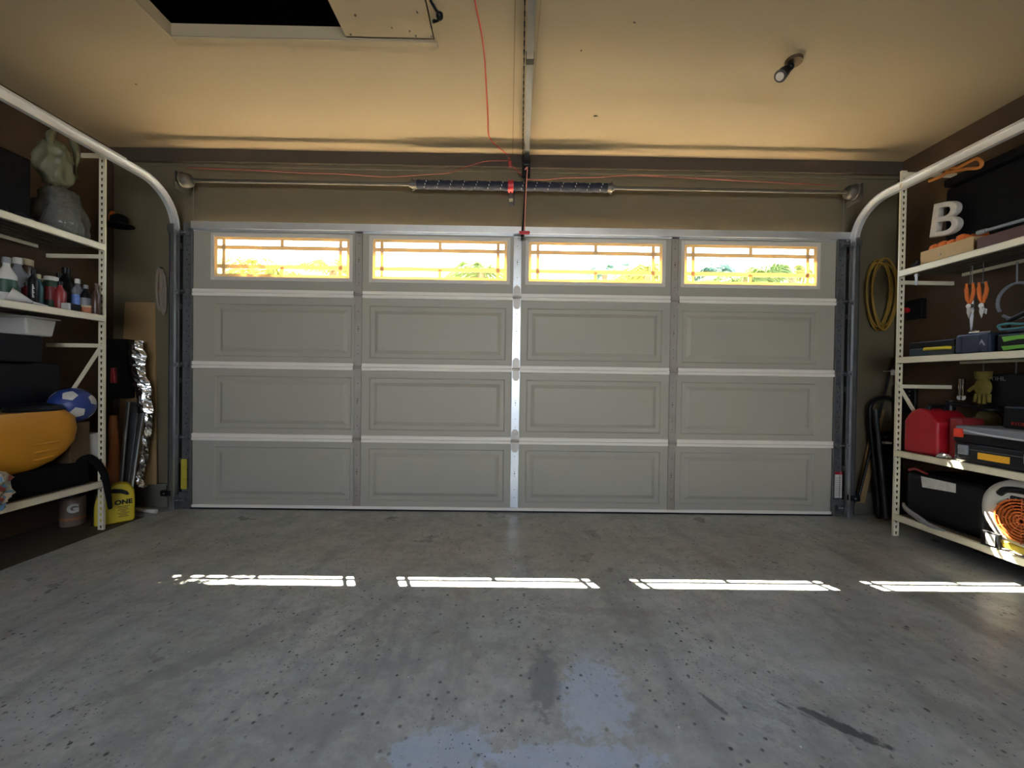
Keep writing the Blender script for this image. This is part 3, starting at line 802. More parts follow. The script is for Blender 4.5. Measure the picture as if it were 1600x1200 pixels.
def shelf_unit(s, Xf, y1, y0, zb, ztop, levels, label):
    t = thing('shelving_unit', (Xf + s * .19, (y0 + y1) / 2, zb), label, 'shelves')
    Xb = s * min(abs(XL if s < 0 else XR) - .006, abs(Xf) + .385)
    def sx(a, b): return sorted((a, b))
    for yy in (y1, y0):
        for X, d in ((Xf, 1), (Xb, -1)):
            if yy == y1 and d == -1: continue
            m = MB(); a, b = sx(X, X + s * d * .036); holed_flange(m, a, b, yy, zb, ztop)
            o = link('post', m, CREAM, t, fixn=False); md = o.modifiers.new('solid', 'SOLIDIFY'); md.thickness = .002
            m = MB(); a, b = sx(X, X + s * d * .002); m.box(a, b, yy + .0005 if yy == y1 else yy - .012, yy + .012 if yy == y1 else yy - .0005, zb, ztop)
            link('post_flange', m, CREAM, o)
    for z in levels:
        m = MB(); a, b = sx(Xf - s * .0025, Xf - s * .0005); 
        m.box(a, b, y0, y1 + .006, z - .02, z + .02); a, b = sx(Xf - s * .0025, Xf + s * .016)
        m.box(a, b, y0, y1 - .003, z + .018, z + .020); m.box(a, b, y0, y1 - .003, z - .02, z - .018)
        link('shelf_beam', m, CREAM, t)
        m = MB(); a, b = sx(Xb - s * .002, Xb + s * -.016); m.box(a, b, y0 + .035, y1 - .035, z - .02, z + .016); link('shelf_beam', m, CREAM, t)
        m = MB(); a, b = sx(Xf + s * .004, Xb - s * .003); m.box(a, b, y0 + .004, y1 - .004, z + .002, z + .0175); link('shelf_deck', m, DECK, t)
        m = MB(); a, b = sx(Xf + s * .03, Xb - s * .02)
        for q in range(7):
            x = a + (b - a) * (q + .5) / 7; m.box(x - .004, x + .004, y0 + .01, y1 - .01, z - .006, z + .0015)
        link('deck_ribs', m, DECK, t)
    # end frame bars
    a, b = sx(Xf + s * .02, Xb - s * .02)
    bars = [ztop - .02, levels[0] - .055, levels[1] - .17]
    for z in bars:
        m = MB(); m.box(a, b, y1 + .002, y1 + .016, z - .012, z + .012); link('end_bar', m, CREAM, t)
    m = MB(); z = levels[1] - .18
    m.tube([(Xf + s * .03, y1 + .009, z), (Xf + s * .03 + s * .23, y1 + .009, z - .36)], .011, 6); link('end_brace', m, CREAM, t)
    return t
LX, LY = -2.545, 2.475
RX, RY = 2.535, 2.53
def zlev(px, py, X): return atx(px, py, X).z
LV = [zlev(158, 385, LX), zlev(158, 497, LX), zlev(158, 757, LX)]
RV = [zlev(1416, 425, RX), zlev(1412, 562.5, RX), zlev(1409, 710, RX), zlev(1407, 811, RX)]
print('levels', LV, RV)
TOPL = atx(165, 238, LX).z; TOPR = atx(1412, 265, RX).z
m = MB(); m.box(XL + .002, -2.52, .8, 2.72, 0.0005, .004); tag(link('floor_sheet', m, mat('brown floor board', (.05, .035, .018), .8, 0, .3, 5)), 'thin brown board lying on the floor under the left shelves', 'board')
shelf_unit(-1, LX, LY, 1.15, .004, TOPL, LV, 'cream slotted steel shelving unit on the left, holding bottles and an amber tub')
shelf_unit(1, RX, RY, 1.15, 0, TOPR, RV, 'cream slotted steel shelving unit on the right, holding tool cases and a red fuel can')
zl = [v + .0182 for v in LV]; zr = [v + .0182 for v in RV]
# small splice of the left unit: upper shelf board
Z5 = atx(20, 215, -2.9).z

def boxthing(name, x0, x1, y0, y1, z0, z1, mm, label, cat, bevel=.008, group=None, rot=None):
    m = MB(); m.box(x0, x1, y0, y1, z0, z1, rot=rot); return tag(link(name, m, mm, bevel=bevel), label, cat, group)

# ---- left, top shelf
z = zl[0]
p = onshelf(93, -2.74, z)
def blob_bag(name, prof, c, mm, label, seed, sx=1, sy=1, n=28, parent=None):
    m = MB(); m.lathe(prof, c, n, sx, sy)
    rnd = random.Random(seed)
    ph = [rnd.uniform(0, 6.28) for _ in range(6)]
    for v in m.bm.verts:
        d = v.co - Vector(c); a = math.atan2(d.y, d.x); k = 1 + .10 * math.sin(3 * a + ph[0] + d.z * 9) + .06 * math.sin(7 * a + ph[1] - d.z * 17) + .04 * math.sin(11 * a + d.z * 31 + ph[2])
        v.co.x = c[0] + d.x * k; v.co.y = c[1] + d.y * k
    return m
def crumple(o, st, size=.07):
    a_ = o.modifiers.new('sub', 'SUBSURF'); a_.levels = 2; a_.render_levels = 2
    tx = bpy.data.textures.get('crumple noise') or bpy.data.textures.new('crumple noise', 'MUSGRAVE')
    tx.musgrave_type = 'RIDGED_MULTIFRACTAL'; tx.noise_scale = size
    dm = o.modifiers.new('crumple', 'DISPLACE'); dm.texture = tx; dm.strength = st; dm.mid_level = .9; dm.texture_coords = 'LOCAL'
    return o
b1 = blob_bag('x', [(.02, 0), (.15, .002), (.17, .04), (.165, .11), (.15, .17), (.115, .24), (.10, .30), (.03, .31)], (p.x, p.y, z), None, '', 3, .80, .80)
tag(crumple(link('garbage_bag', b1, CLEARBAG, smooth=True), .02, .12), 'cloudy clear plastic bag, shiny and crumpled, on the top left shelf', 'bag')
b3 = blob_bag('x', [(.02, .004), (.12, .006), (.135, .05), (.12, .12), (.07, .2), (.02, .22)], (p.x, p.y, z), None, '', 9, .74, .74)
tag(link('wrapped_bundle', b3, SMOKE, smooth=True), 'dark bundle inside the clear plastic bag on the top left shelf', 'bundle')
bb = thing('carrier_bag', (p.x, p.y, z + .31), 'olive plastic carrier bag with looped handles, on top of the clear bag', 'bag')
pr = [(.02, .312), (.085, .315), (.125, .36), (.13, .42), (.115, .49), (.10, .54), (.07, .565), (.02, .57)]
b2 = blob_bag('x', pr, (p.x + .01, p.y - .03, z), None, '', 5, .60, .66)
crumple(link('bag_body', b2, OLIVEBAG, bb, smooth=True), .016, .12)
m = MB()
hc = Vector((p.x + .03, p.y + .0, z + .52))
m.tube(wave([hc + Vector((0, -.07, 0)), hc + Vector((0, -.075, .07)), hc + Vector((0, -.03, .125)), hc + Vector((0, .03, .11)), hc + Vector((0, .065, .05)), hc + Vector((0, .06, -.06)), hc + Vector((.01, .055, -.12))]), [.012 + .008 * math.sin(i * .35) for i in range(37)], 8)
link('bag_handle', m, OLIVEBAG, bb, smooth=True)
boxthing('storage_box', -2.93, -2.64, 1.55, 2.18, z + .03, z + .36, BLACKM, 'large black box at the front of the top left shelf', 'box', .012)
m = MB()
for i in range(5):
    y = 1.6 + i * .12; m.box(-2.9, -2.575 - .004 * i, y, y + .17, z + .001 + i * .004, z + .0045 + i * .004)
tag(link('flat_papers', m, GREYP), 'grey flat papers under the black box on the top left shelf', 'papers')
m = MB(); pts = [(-2.60 - .03 * math.sin(i * 1.7), 1.95 + i * .022, z + .012 + .012 * math.sin(i * 2.3)) for i in range(12)]
m.tube(wave(pts, 5), .008, 8); tag(link('tangled_cable', m, BLACK, smooth=True), 'black tangled cable at the edge of the top left shelf', 'cable')

# ---- left, second shelf: bottles
z = zl[1]
def bottle(px, X, h, r, body, cap, label, neck=.35, capr=None, band=None, lean=0, name='bottle'):
    r *= .82; capr = capr * .82 if capr else None
    p = onshelf(px, X, z)
    ym = LY - .012 - r
    if p.y > ym: p = onshelf(px, X * ym / p.y, z)
    t = thing(name, p, label, 'bottle' if name == 'bottle' else 'jar', 'bottles and jars on the second left shelf')
    m = MB(); n = h * (1 - neck)
    capr = capr or r * .45
    m.lathe([(r * .9, 0), (r, .006), (r, n * .92), (r * .86, n), (capr * .8, n + (h - n) * .45), (capr * .8, h * .94), (capr * .5, h * .94)], p, 20); link('body', m, body, t, smooth=True)
    m = MB(); m.lathe([(capr, h * .88), (capr, h), (capr * .7, h + .003)], p, 16); link('cap', m, cap, t, smooth=True)
    if band:
        m = MB(); m.lathe([(r * 1.015, n * .35), (r * 1.02, n * .36), (r * 1.02, n * .78), (r * 1.015, n * .79)], p, 20); link('paper_label', m, band, t, smooth=True)
    return t
bottle(10, -2.66, .24, .045, WHITE, GREYP, 'white and grey spray bottle at the left frame edge, second left shelf', .35, band=DGREEN)
bottle(28, -2.82, .29, .05, GREYP, WHITE, 'pale grey bottle standing behind the frame-edge spray bottle', .3)
bottle(36, -2.86, .30, .055, BROWNL, CREAML, 'tall dark jar with wide cream lid at the back of the second left shelf', .12, .05)
t = bottle(52, -2.64, .205, .026, BLACK, BLACK, 'slim black bottle with white vertical lettering on the second left shelf', .25)
q = onshelf(52, -2.64, z); m = MB(); dq = (CP - q); dq.z = 0; dq.normalize(); sq = Vector((0, 0, 1)).cross(dq)
for k_ in range(9): m.prism([q + dq * .0225 + sq * (-.004) + Vector((0, 0, .05 + k_ * .008)), q + dq * .0225 + sq * (.004 - .002 * (k_ % 3)) + Vector((0, 0, .05 + k_ * .008)), q + dq * .0225 + sq * (.004 - .002 * (k_ % 3)) + Vector((0, 0, .055 + k_ * .008)), q + dq * .0225 + sq * (-.004) + Vector((0, 0, .055 + k_ * .008))], dq * .001)
link('print', m, WHITE, t)
bottle(60, -2.72, .20, .028, TEAL, CREAML, 'small teal bottle with cream cap right of the slim black bottle', .3)
bottle(80, -2.70, .20, .042, DGREEN, WHITE, 'dark green bottle with white lid above a red band', .12, .036, band=DARKRED)
bottle(69, -2.86, .21, .035, GREYP, CREAML, 'grey bottle with cream cap behind the green one', .3)
bottle(94, -2.66, .175, .032, DARKRED, BLACK, 'dark red squat bottle with black cap', .3)
bottle(92, -2.82, .25, .035, BROWNL, BLACK, 'tall brown bottle with black cap behind the red squat one', .4)
bottle(103, -2.88, .28, .05, BLACK, BLACK, 'broad black bottle at the back near the hardboard wall', .3)
bottle(121, -2.74, .215, .034, CLEARPET, WHITE, 'clear water bottle with white cap and blue label', .3, band=mat('blue white label', (.12, .22, .62), .5, 0, .8, 60))
bottle(134, -2.72, .18, .030, BLACK, GREYP, 'black bottle with grey cap and pale label near the steel post', .3, band=GREYP)
bottle(150, -2.80, .19, .026, BROWNL, BROWNL, 'dark amber bottle nearest the steel post', .35)
bottle(22, -2.72, .15, .03, DGREEN, CREAML, 'short green bottle with cream cap at the front left', .3)
bottle(42, -2.72, .14, .032, DARKRED, GREYP, 'short maroon bottle with grey cap beside a white funnel', .25)
p = onshelf(139, -2.605, z); t = thing('round_tub', p, 'copper orange round tub with pale lid at the front of the second left shelf', 'tub')
m = MB(); m.lathe([(.036, 0), (.038, .004), (.040, .04)], p, 24); link('body', m, COPPER, t, smooth=True)
m = MB(); m.lathe([(.043, .04), (.043, .050), (.040, .053)], p, 24); link('lid', m, CREAML, t, smooth=True)
a = onshelf(107, -2.60, z); b = onshelf(126, -2.60, z)
t = thing('small_carton', a, 'small black carton with white edge lying beside the copper tub', 'carton')
m = MB(); m.box(-2.66, -2.60, a.y, b.y, z, z + .05); link('carton', m, BLACK, t, bevel=.003)
m = MB(); m.box(-2.6595, -2.5985, a.y - .004, a.y + .010, z + .002, z + .049); link('white_edge', m, WHITE, t)
p = onshelf(46, -2.59, z); m = MB(); m.cyl((-2.63, p.y - .06, z + .045), (-2.59, p.y + .01, z + .012), .04, .012, 20, caps=False); m.cyl((-2.59, p.y + .01, z + .012), (-2.575, p.y + .07, z + .006), .011, .005, 12)
o = tag(link('plastic_funnel', m, WHITE, smooth=True), 'white plastic funnel lying on its side at the second left shelf edge', 'funnel'); md = o.modifiers.new('solid', 'SOLIDIFY'); md.thickness = .002

# ---- left, tall bay between second and bottom shelf
z = zl[2]
def zat(px, py, X): return atx(px, py, X).z
y0 = onshelf(2, -2.70, .9).y; y1 = onshelf(104, -2.78, .9).y
boxthing('storage_bin', -2.925, -2.775, 1.5, min(y1, LY - .03), z + .001, zat(80, 568, -2.78), BLACK, 'tall black storage bin standing behind the amber tub', 'bin', .012)
zb = zat(80, 568, -2.78)
boxthing('storage_bin', -2.94, -2.72, 1.5, onshelf(60, -2.75, 1.2).y, zb + .001, zb + .155, BLACK, 'low black bin stacked on the tall bin', 'bin', .01)
zc2 = zb + .156
ya = onshelf(34, -2.74, zc2).y; yb = onshelf(84, -2.74, zc2).y
t = thing('food_container', (-2.80, (ya + yb) / 2, zc2), 'frosted white plastic container on top of the low black bin', 'container')
m = MB(); vs = m.box(-2.90, -2.73, ya + .012, yb - .012, zc2, zc2 + .10)
for v in vs:
    if v.co.z > zc2 + .05: v.co.y += .012 * (1 if v.co.y > (ya + yb) / 2 else -1); v.co.x += .01 if v.co.x > -2.8 else -.01
link('tub', m, WHITE, t, bevel=.01, bseg=3)
m = MB(); m.box(-2.925, -2.705, ya - .008, yb + .008, zc2 + .10, zc2 + .108); link('lid', m, WHITE, t, bevel=.003)
# ball
pb = atx(113, 633, -2.655); br = .104
BZ = pb.z
ball = thing('soccer_ball', (pb.x, pb.y, BZ - br), 'blue soccer ball with white pentagon patches resting behind the amber tub', 'ball')
m = MB()
g = (1 + 5 ** .5) / 2
iv = [Vector(v).normalized() for v in [(-1, g, 0), (1, g, 0), (-1, -g, 0), (1, -g, 0), (0, -1, g), (0, 1, g), (0, -1, -g), (0, 1, -g), (g, 0, -1), (g, 0, 1), (-g, 0, -1), (-g, 0, 1)]]
m.ball(pb, br, 40, 26); link('ball_cover', m, BLUE, ball, smooth=True)
RB = Euler((.35, .2, .55)).to_matrix()
for v in iv:
    m = MB(); v = RB @ v
    u = v.orthogonal().normalized()
    # align pentagon to a neighbour
    nb = min([RB @ w for w in iv if (RB @ w - v).length > .1], key=lambda w: (w - v).length)
    u = (nb - v * nb.dot(v)).normalized(); w = v.cross(u)
    c = m.bm.verts.new(pb + v * br * 1.008); prev = None; ring = []
    for k in range(5):
        for f in range(4):
            a0 = 2 * PI * k / 5; a1 = 2 * PI * (k + 1) / 5; tt = f / 4
            q = (u * math.cos(a0) + w * math.sin(a0)) * (1 - tt) + (u * math.cos(a1) + w * math.sin(a1)) * tt
            ring.append(q)
    rr = .355
    inner = [m.bm.verts.new(pb + (v + q * rr * .5).normalized() * br * 1.008) for q in ring]
    outer = [m.bm.verts.new(pb + (v + q * rr).normalized() * br * 1.006) for q in ring]
    nr = len(ring)
    for k in range(nr):
        l = (k + 1) % nr; m.bm.faces.new((c, inner[k], inner[l])); m.bm.faces.new((inner[k], outer[k], outer[l], inner[l]))
    link('white_patch', m, WHITE, ball, smooth=True)
# box the ball rests on
boxthing('cardboard_box', -2.765, -2.60, pb.y - .06, min(pb.y + .07, LY - .03), z + .001, BZ - br, mat('dark brown cardboard', (.08, .045, .02), .8, 0, .2, 6), 'dark brown box under the blue ball', 'box', .004)
# amber tub: rounded wheelbarrow-like body built from cross sections
am = thing('amber_tub', (-2.70, 2.0, z), 'large amber yellow plastic tub with rounded end and black lid, bottom left shelf', 'tub')
ze = onshelf(127, -2.68, .75)
prof = [(641, 90, 0), (640, 104, 0), (650, 116, 0), (668, 119, 0), (686, 116, 0), (702, 106, 0), (718, 88, 0), (730, 66, 0), (737, 44, 0)]
m = MB(); rings = []
yA = 1.62
nseg = 24
XC = -2.655; 
def tubw(py): return .11 - .055 * max(0, (py - 668) / 70) ** 1.6 - (.018 if py < 645 else 0)
for (py, px, _) in prof:
    e = atx(px, py, XC + .05); zz = e.z; ye = e.y; hw = tubw(py)
    ring = []
    for i in range(nseg):
        a = -PI / 2 + PI * i / (nseg - 1)
        ca = math.copysign(abs(math.cos(a)) ** .7, math.cos(a)); sa = math.copysign(abs(math.sin(a)) ** .7, math.sin(a))
        ring.append((XC + hw * sa, ye - .13 + .13 * ca, zz))
    ring = [(XC - hw, yA, zz)] + ring + [(XC + hw, yA, zz)]
    rings.append([m.bm.verts.new(q) for q in ring])
for A, B in zip(rings, rings[1:]):
    n = len(A)
    for i in range(n):
        j = (i + 1) % n; m.bm.faces.new((A[i], A[j], B[j], B[i]))
m.bm.faces.new(rings[0]); m.bm.faces.new(rings[-1][::-1])
link('body', m, AMBER, am, smooth=True, bevel=.02, bseg=3)
zbot = atx(58, 738, XC + .05).z
m = MB()
for i, (py, xa2, xb2) in enumerate(((690, 50, 92), (702, 52, 88), (713, 50, 82))):
    zz = atx(80, py, XC + .05).z; X_ = XC + tubw(py) + .001
    a = onshelf(xa2, X_, zz); b = onshelf(xb2, X_, zz); m.tube([a, a.lerp(b, .15) + Vector((.003, 0, .001)), b + Vector((.002, 0, .004)), b + Vector((-.01, .015, .005))], [.003, .007, .007, .002], 8)
link('moulded_ribs', m, AMBER, am, smooth=True)
lp = atx(64, 636, XC)
m = MB(); m.lathe([(.11, 0), (.115, .012), (.10, .03), (.05, .042), (.02, .045)], (XC, lp.y - .03, atx(64, 641, XC + .05).z - .006), 32, .8, 1.15); link('lid', m, BLACK, am, smooth=True)
# paper roll and spool
p = onshelf(143, -2.62, z)
zr0 = zat(141, 722, -2.66); zr1 = zat(141, 682, -2.66)
boxthing('cloth_bundle', -2.86, -2.575, onshelf(30, -2.6, z).y - .1, LY - .045, z + .001, zat(120, 722, -2.60), BLACKM, 'black folded cloth bundle lying on the bottom left shelf', 'cloth', .02)
zb2 = zat(120, 722, -2.60)
p = atx(141, 700, -2.66)
m = MB(); m.lathe([(.014, 0), (.045, .0), (.045, zr1 - zb2 + .02), (.014, zr1 - zb2 + .02)], (p.x, p.y, zb2 + .001), 24); tag(link('paper_roll', m, WHITE, smooth=True, bevel=.004), 'white paper roll standing right of the amber tub', 'paper roll')
# strap hanging over the edge, and cloth top folds
m = MB(); a = atx(140, 716, -2.60); b = atx(160, 735, LX + .008); c = atx(168, 765, LX + .014); d = atx(172, 795, LX + .016)
m.tube(wave([atx(112, 722, -2.62), a, b, c, d], 5), [.018, .022, .025, .025, .024, .024, .022, .02, .02, .02, .019, .018, .018, .017, .016, .016, .015, .015, .013, .012, .010], 10)
tag(link('hanging_strap', m, BLACKM, smooth=True), 'black strap drooping over the bottom left shelf corner', 'strap')
m = MB(); a = onshelf(8, -2.585, z); 
pr = [(.02, 0), (.10, .004), (.125, .05), (.13, .13), (.10, .2), (.05, .24), (.02, .245)]
mm_ = blob_bag('x', pr, (-2.50, atx(-16, 770, -2.49).y, zat(4, 795, -2.5)), None, '', 12, .32, .62)
tag(crumple(link('printed_bag', mm_, PRINT, smooth=True), .03), 'colourful printed bag hanging off the shelf edge at the left frame edge', 'bag')
# under the bottom shelf
p = atz(113, 822, .004); p = Vector((-2.83, onshelf(114, -2.83, .02).y, .0045))
t = thing('drink_powder_tub', p, 'dark brown tub with white letter G under the bottom left shelf', 'tub')
m = MB(); m.lathe([(.056, 0), (.060, .008), (.060, .165), (.055, .18), (.05, .185)], p, 28); link('body', m, mat('brown wrap label', (.16, .11, .08), .45, 0, .1, 6), t, smooth=True)
m = MB(); m.lathe([(.056, .185), (.056, .21), (.05, .214)], p, 28); link('lid', m, BLACK, t, smooth=True)
dirc = (CP - p); dirc.z = 0; dirc.normalize()
m = MB(); m.lathe([(.0605, .04), (.061, .041), (.061, .056), (.0605, .057)], p, 28); link('orange_band', m, mat('dull orange band', (.32, .12, .04), .5), t, smooth=True)
text('G', .072, p + dirc * .0615 + Vector((0, 0, .115)), Vector((0, 0, 1)).cross(dirc), (0, 0, 1), WHITE, t, .002, .004)
# yellow jug
p = Vector((-2.60, onshelf(183, -2.60, .1).y, .004)); 
s = 610 / p.y
t = thing('yellow_jug', p, 'yellow plastic jug with moulded handle and black print on the floor by the left post', 'jug')
dirc = (CP - p); dirc.z = 0; dirc.normalize(); rt = Vector((0, 0, 1)).cross(dirc)
def fr(a, b, c): return p + rt * a + dirc * c + Vector((0, 0, b))
m = MB()
outl = [(-.105, .0), (.078, .0), (.085, .02), (.085, .16), (.08, .21), (.055, .25), (.02, .262), (-.02, .255), (-.03, .24), (-.05, .23), (-.09, .20), (-.105, .16)]
holes = [(-.035, .205), (.015, .195), (.045, .178), (.055, .185), (.045, .205), (.02, .222), (-.02, .232), (-.038, .225)]
m.prism([fr(a, b, -.04) for a, b in outl], dirc * .08)
bo = link('body', m, YELLOW, t, bevel=.012, bseg=3)
m = MB(); m.prism([fr(a + .003, b, .0395) for a, b in holes], dirc * .003); link('handle_recess', m, BLACK, t)
m = MB(); m.cyl(fr(-.065, .19, 0), fr(-.085, .235, 0), .02, n=16); link('cap', m, BLACK, t, smooth=True)
text('ONE', .040, fr(.03, .135, .041), rt, (0, 0, 1), BLACK, t, .001, .002)
for i, w in enumerate((.05, .04, .055, .03)): 
    pass
m = MB()
for k_ in range(7): w_ = (.03, .02, .026, .014, .028, .018, .024)[k_]; m.prism([fr(.03 - w_, .105 - k_ * .011, .0402), fr(.03 + w_, .105 - k_ * .011, .0402), fr(.03 + w_, .109 - k_ * .011, .0402), fr(.03 - w_, .109 - k_ * .011, .0402)], dirc * .0008)
link('print', m, BROWNL, t)
# small black rods leaning on the far side of the post
m = MB()
for (xa_, xb_) in ((147, 155), (143, 150)):
    m.tube([atz(xa_, 822, .005), atx(xb_, 765, -2.63)], .004, 6)
tag(link('thin_rods', m, BLACK, smooth=True), 'pair of thin dark rods leaning in front of the yellow jug', 'rods')

# ---- left end: things against the front wall
a = aty(196, 472, WY - .01); b = aty(248, 762, WY - .02)
m = MB(); m.prism([(a.x, WY - .013, a.z), (aty(243, 472, WY - .01).x, WY - .013, a.z), (b.x, WY - .045, .171), (aty(190, 762, WY).x, WY - .045, .171)], (0, .012, 0))
tag(link('plywood_board', m, PLY), 'tall tan plywood board leaning on the front wall left of the door', 'board')
# foil duct
fo = thing('foil_strip', aty(225, 780, WY - .1), 'crumpled silver foil insulation strip standing against the plywood board', 'foil')
def foil(pts, w0, seed, yy):
    m = MB(); rnd = random.Random(seed); rows = []
    P = wave([aty(x, y, yy + dy) for x, y, dy in pts], 7)
    for i, q in enumerate(P):
        w = w0 * (.85 + .15 * math.sin(i * .5 + seed)); row = []
        for k in range(7):
            f = k / 6 - .5
            row.append(m.bm.verts.new(q + Vector((f * w * 2 + rnd.uniform(-.003, .003), -.03 * math.cos(f * PI) + rnd.uniform(-.006, .006), rnd.uniform(-.004, .004)))))
        rows.append(row)
    for A, B in zip(rows, rows[1:]):
        for k in range(6): m.bm.faces.new((A[k], A[k + 1], B[k + 1], B[k]))
    return m
o = link('upper_fold', foil([(212, 533, 0), (214, 550, -.01), (216, 575, -.005), (222, 600, 0), (225, 620, 0), (227, 645, 0)], .062, 3, WY - .11), FOIL, fo, fixn=False); md = o.modifiers.new('s', 'SOLIDIFY'); md.thickness = .004
o = link('lower_fold', foil([(232, 625, 0), (234, 650, 0), (231, 680, 0), (227, 710, 0), (222, 735, 0), (221, 755, -.01), (228, 760, -.03)], .022, 8, WY - .10), FOIL, fo, fixn=False); md = o.modifiers.new('s', 'SOLIDIFY'); md.thickness = .004
# grey metal gutter pieces leaning
def lean(pts, w, t, mm, name, label, cat, y=WY - .1, y2=None):
    (xa_, ya_), (xb_, yb_) = pts; a = aty(xa_, ya_, y); b = aty(xb_, yb_, y2 if y2 else y)
    m = MB(); m.prism([a + Vector((-w, 0, 0)), a + Vector((w, 0, 0)), b + Vector((w, 0, 0)), b + Vector((-w, 0, 0))], (0, t, 0)); m2 = m
    return tag(link(name, m2, mm, bevel=.003), label, cat)
lean(((211, 628), (189, 792)), .030, .02, GALVD, 'steel_channel', 'wide dull steel channel leaning left of the foil strip', 'channel', WY - .09, WY - .25)
lean(((199, 628), (185, 780)), .010, .012, GALV, 'steel_strip', 'narrow bright steel strip leaning left of the wide channel', 'strip', WY - .12, WY - .30)
lean(((222, 640), (200, 785)), .012, .012, GALV, 'steel_strip', 'narrow bright steel strip leaning between the channel and foil', 'strip', WY - .13, WY - .32)
p = aty(174, 800, WY - .2); t = thing('traffic_cone', (p.x, WY - .22, .0045), 'slim dull orange cone standing behind the left shelf post', 'cone')
OR2 = mat('dull orange rubber', (.24, .075, .014), .7, 0, .15, 6)
m = MB(); hh = aty(172, 650, WY - .22).z; m.lathe([(.055, .02), (.05, .04), (.02, hh), (.008, hh + .004)], (p.x + .03, WY - .22, .004), 20); link('cone_body', m, OR2, t, smooth=True)
m = MB(); m.box(p.x - .03, p.x + .09, WY - .28, WY - .16, .0045, .024); link('cone_base', m, OR2, t, bevel=.004)
# wall mounted dark box with red label, hat and orange knob
a = aty(173, 530, WY - .06); b = aty(205, 622, WY - .06)
boxthing('wall_cabinet', a.x, b.x, WY - .10, WY - .001, b.z, a.z, BLACKM, 'black box hung on the front wall behind the left post', 'box', .006)
m = MB(); c = aty(175, 590, WY - .122); m.prism([c + Vector((-.012, 0, .07)), c + Vector((.012, 0, .07)), c + Vector((.022, 0, -.04)), c + Vector((-.016, 0, -.04))], (0, .0222, 0)); tag(link('red_tag', m, DARKRED, bevel=.004), 'dull red plastic tag hanging beside the left post', 'tag')
c = aty(176, 340, WY - .06); m = MB(); m.ball(c, .032, 16, 10, (.9, .5, 1.5)); tag(link('wall_ornament', m, ORANGE, smooth=True), 'rounded orange object on the wall beside the left post', 'ornament')
c = aty(192, 352, WY - .04); m = MB(); m.lathe([(.10, 0), (.10, .006), (.06, .02), (.055, .07), (.03, .085)], (c.x, WY - .0705, c.z - .02), 24, 1, .7); tag(link('black_hat', m, BLACKM, smooth=True), 'black brimmed hat hanging on the wall right of the rounded orange object', 'hat')
# rope hank
c = aty(251, 452, WY - .03); rp = thing('rope_hank', c, 'grey brown rope hank hanging on the wall left of the door track', 'rope')
m = MB()
for k in range(6):
    pts = []; ox = -.02 + k * .009; hh = .15 + .01 * math.sin(k * 2); w = .020 + .004 * math.sin(k)
    for i in range(24):
        an = 2 * PI * i / 24; pts.append((c.x + ox + w * math.cos(an), WY - .022 - .004 * (k % 3) - .004 * math.sin(an), c.z + hh * math.sin(an) - (.0 if k < 4 else .03)))
    m.tube(pts, .0055, 6, closed=True)
link('coils', m, ROPE, rp, smooth=True)
m = MB(); m.cyl((c.x, WY - .04, c.z + .16), (c.x, WY - .0005, c.z + .16), .005, n=8); link('wall_nail', m, GALVD, rp)
# white pipe on floor
a = atz(204, 794, .02); b = atz(243, 798, .02)
m = MB(); m.cyl((a.x, a.y, .0155), (b.x, b.y, .0155), .014, n=16); m.cyl((b.x - .03, b.y, .0155), (b.x + .005, b.y, .0155), .0153, n=16); tag(link('plastic_pipe', m, WHITE, smooth=True), 'short off-white plastic pipe lying on the floor left of the door', 'pipe')

# ---- right: top shelf
z = zr[0]
SX = 2.60
a = onshelf(1438, SX, z); b = onshelf(1521, SX, z)
t = thing('wooden_crate', (SX + .05, (a.y + b.y) / 2, z), 'pale wooden tray crate of orange bottle caps on the top right shelf', 'crate')
zt_ = zat(1440, 392, SX) - z
zt_ = max(.05, min(.10, zt_))
m = MB()
m.box(SX, SX + .012, b.y, a.y, z, z + zt_); link('side_board', m, WOOD, t)
m = MB(); m.box(SX + .14, SX + .152, b.y, a.y, z, z + zt_); link('side_board', m, WOOD, t)
for yy in (b.y, a.y - .012):
    m = MB(); m.box(SX + .0125, SX + .1395, yy, yy + .012, z, z + zt_); link('end_board', m, WOOD, t)
m = MB(); m.box(SX + .0125, SX + .1395, b.y + .0125, a.y - .0125, z, z + .008); link('bottom_board', m, WOOD, t)
m = MB(); m.cyl((SX - .0015, a.y * .6 + b.y * .4, z + zt_ * .5), (SX + .001, a.y * .6 + b.y * .4, z + zt_ * .5), .006, n=10); link('knot', m, BROWNL, t)
o0 = None; n = 5
for i in range(n):
    for j in range(2):
        f = (i + .5) / n; yy = a.y - .02 + (b.y - a.y + .04) * f
        c = Vector((SX + .045 + j * .055, yy, z + .009))
        rr = .029
        if o0 is None:
            t2 = thing('orange_bulb', c, '', 'bulb', 'orange caps in the wooden crate')
            m = MB(); hc = zt_ - .02; m.lathe([(.02, 0), (.026, .01), (.027, hc), (rr, hc + .02), (rr * .85, hc + .04), (rr * .3, hc + .048)], c, 16); link('cap_body', m, ORANGE, t2, smooth=True)
            m = MB(); m.lathe([(.0275, hc - .005), (.029, hc), (.029, hc + .008), (.0275, hc + .012)], c, 16); link('rim', m, RED, t2, smooth=True)
            o0 = t2
            t2['label'] = 'rounded orange cap standing in the pale wooden crate'; first_o = c
        else:
            cc = copy_tree(o0, c); cc['label'] = 'rounded orange cap standing in the pale wooden crate'; cc.scale.z = 1 + .15 * math.sin(i * 3 + j)
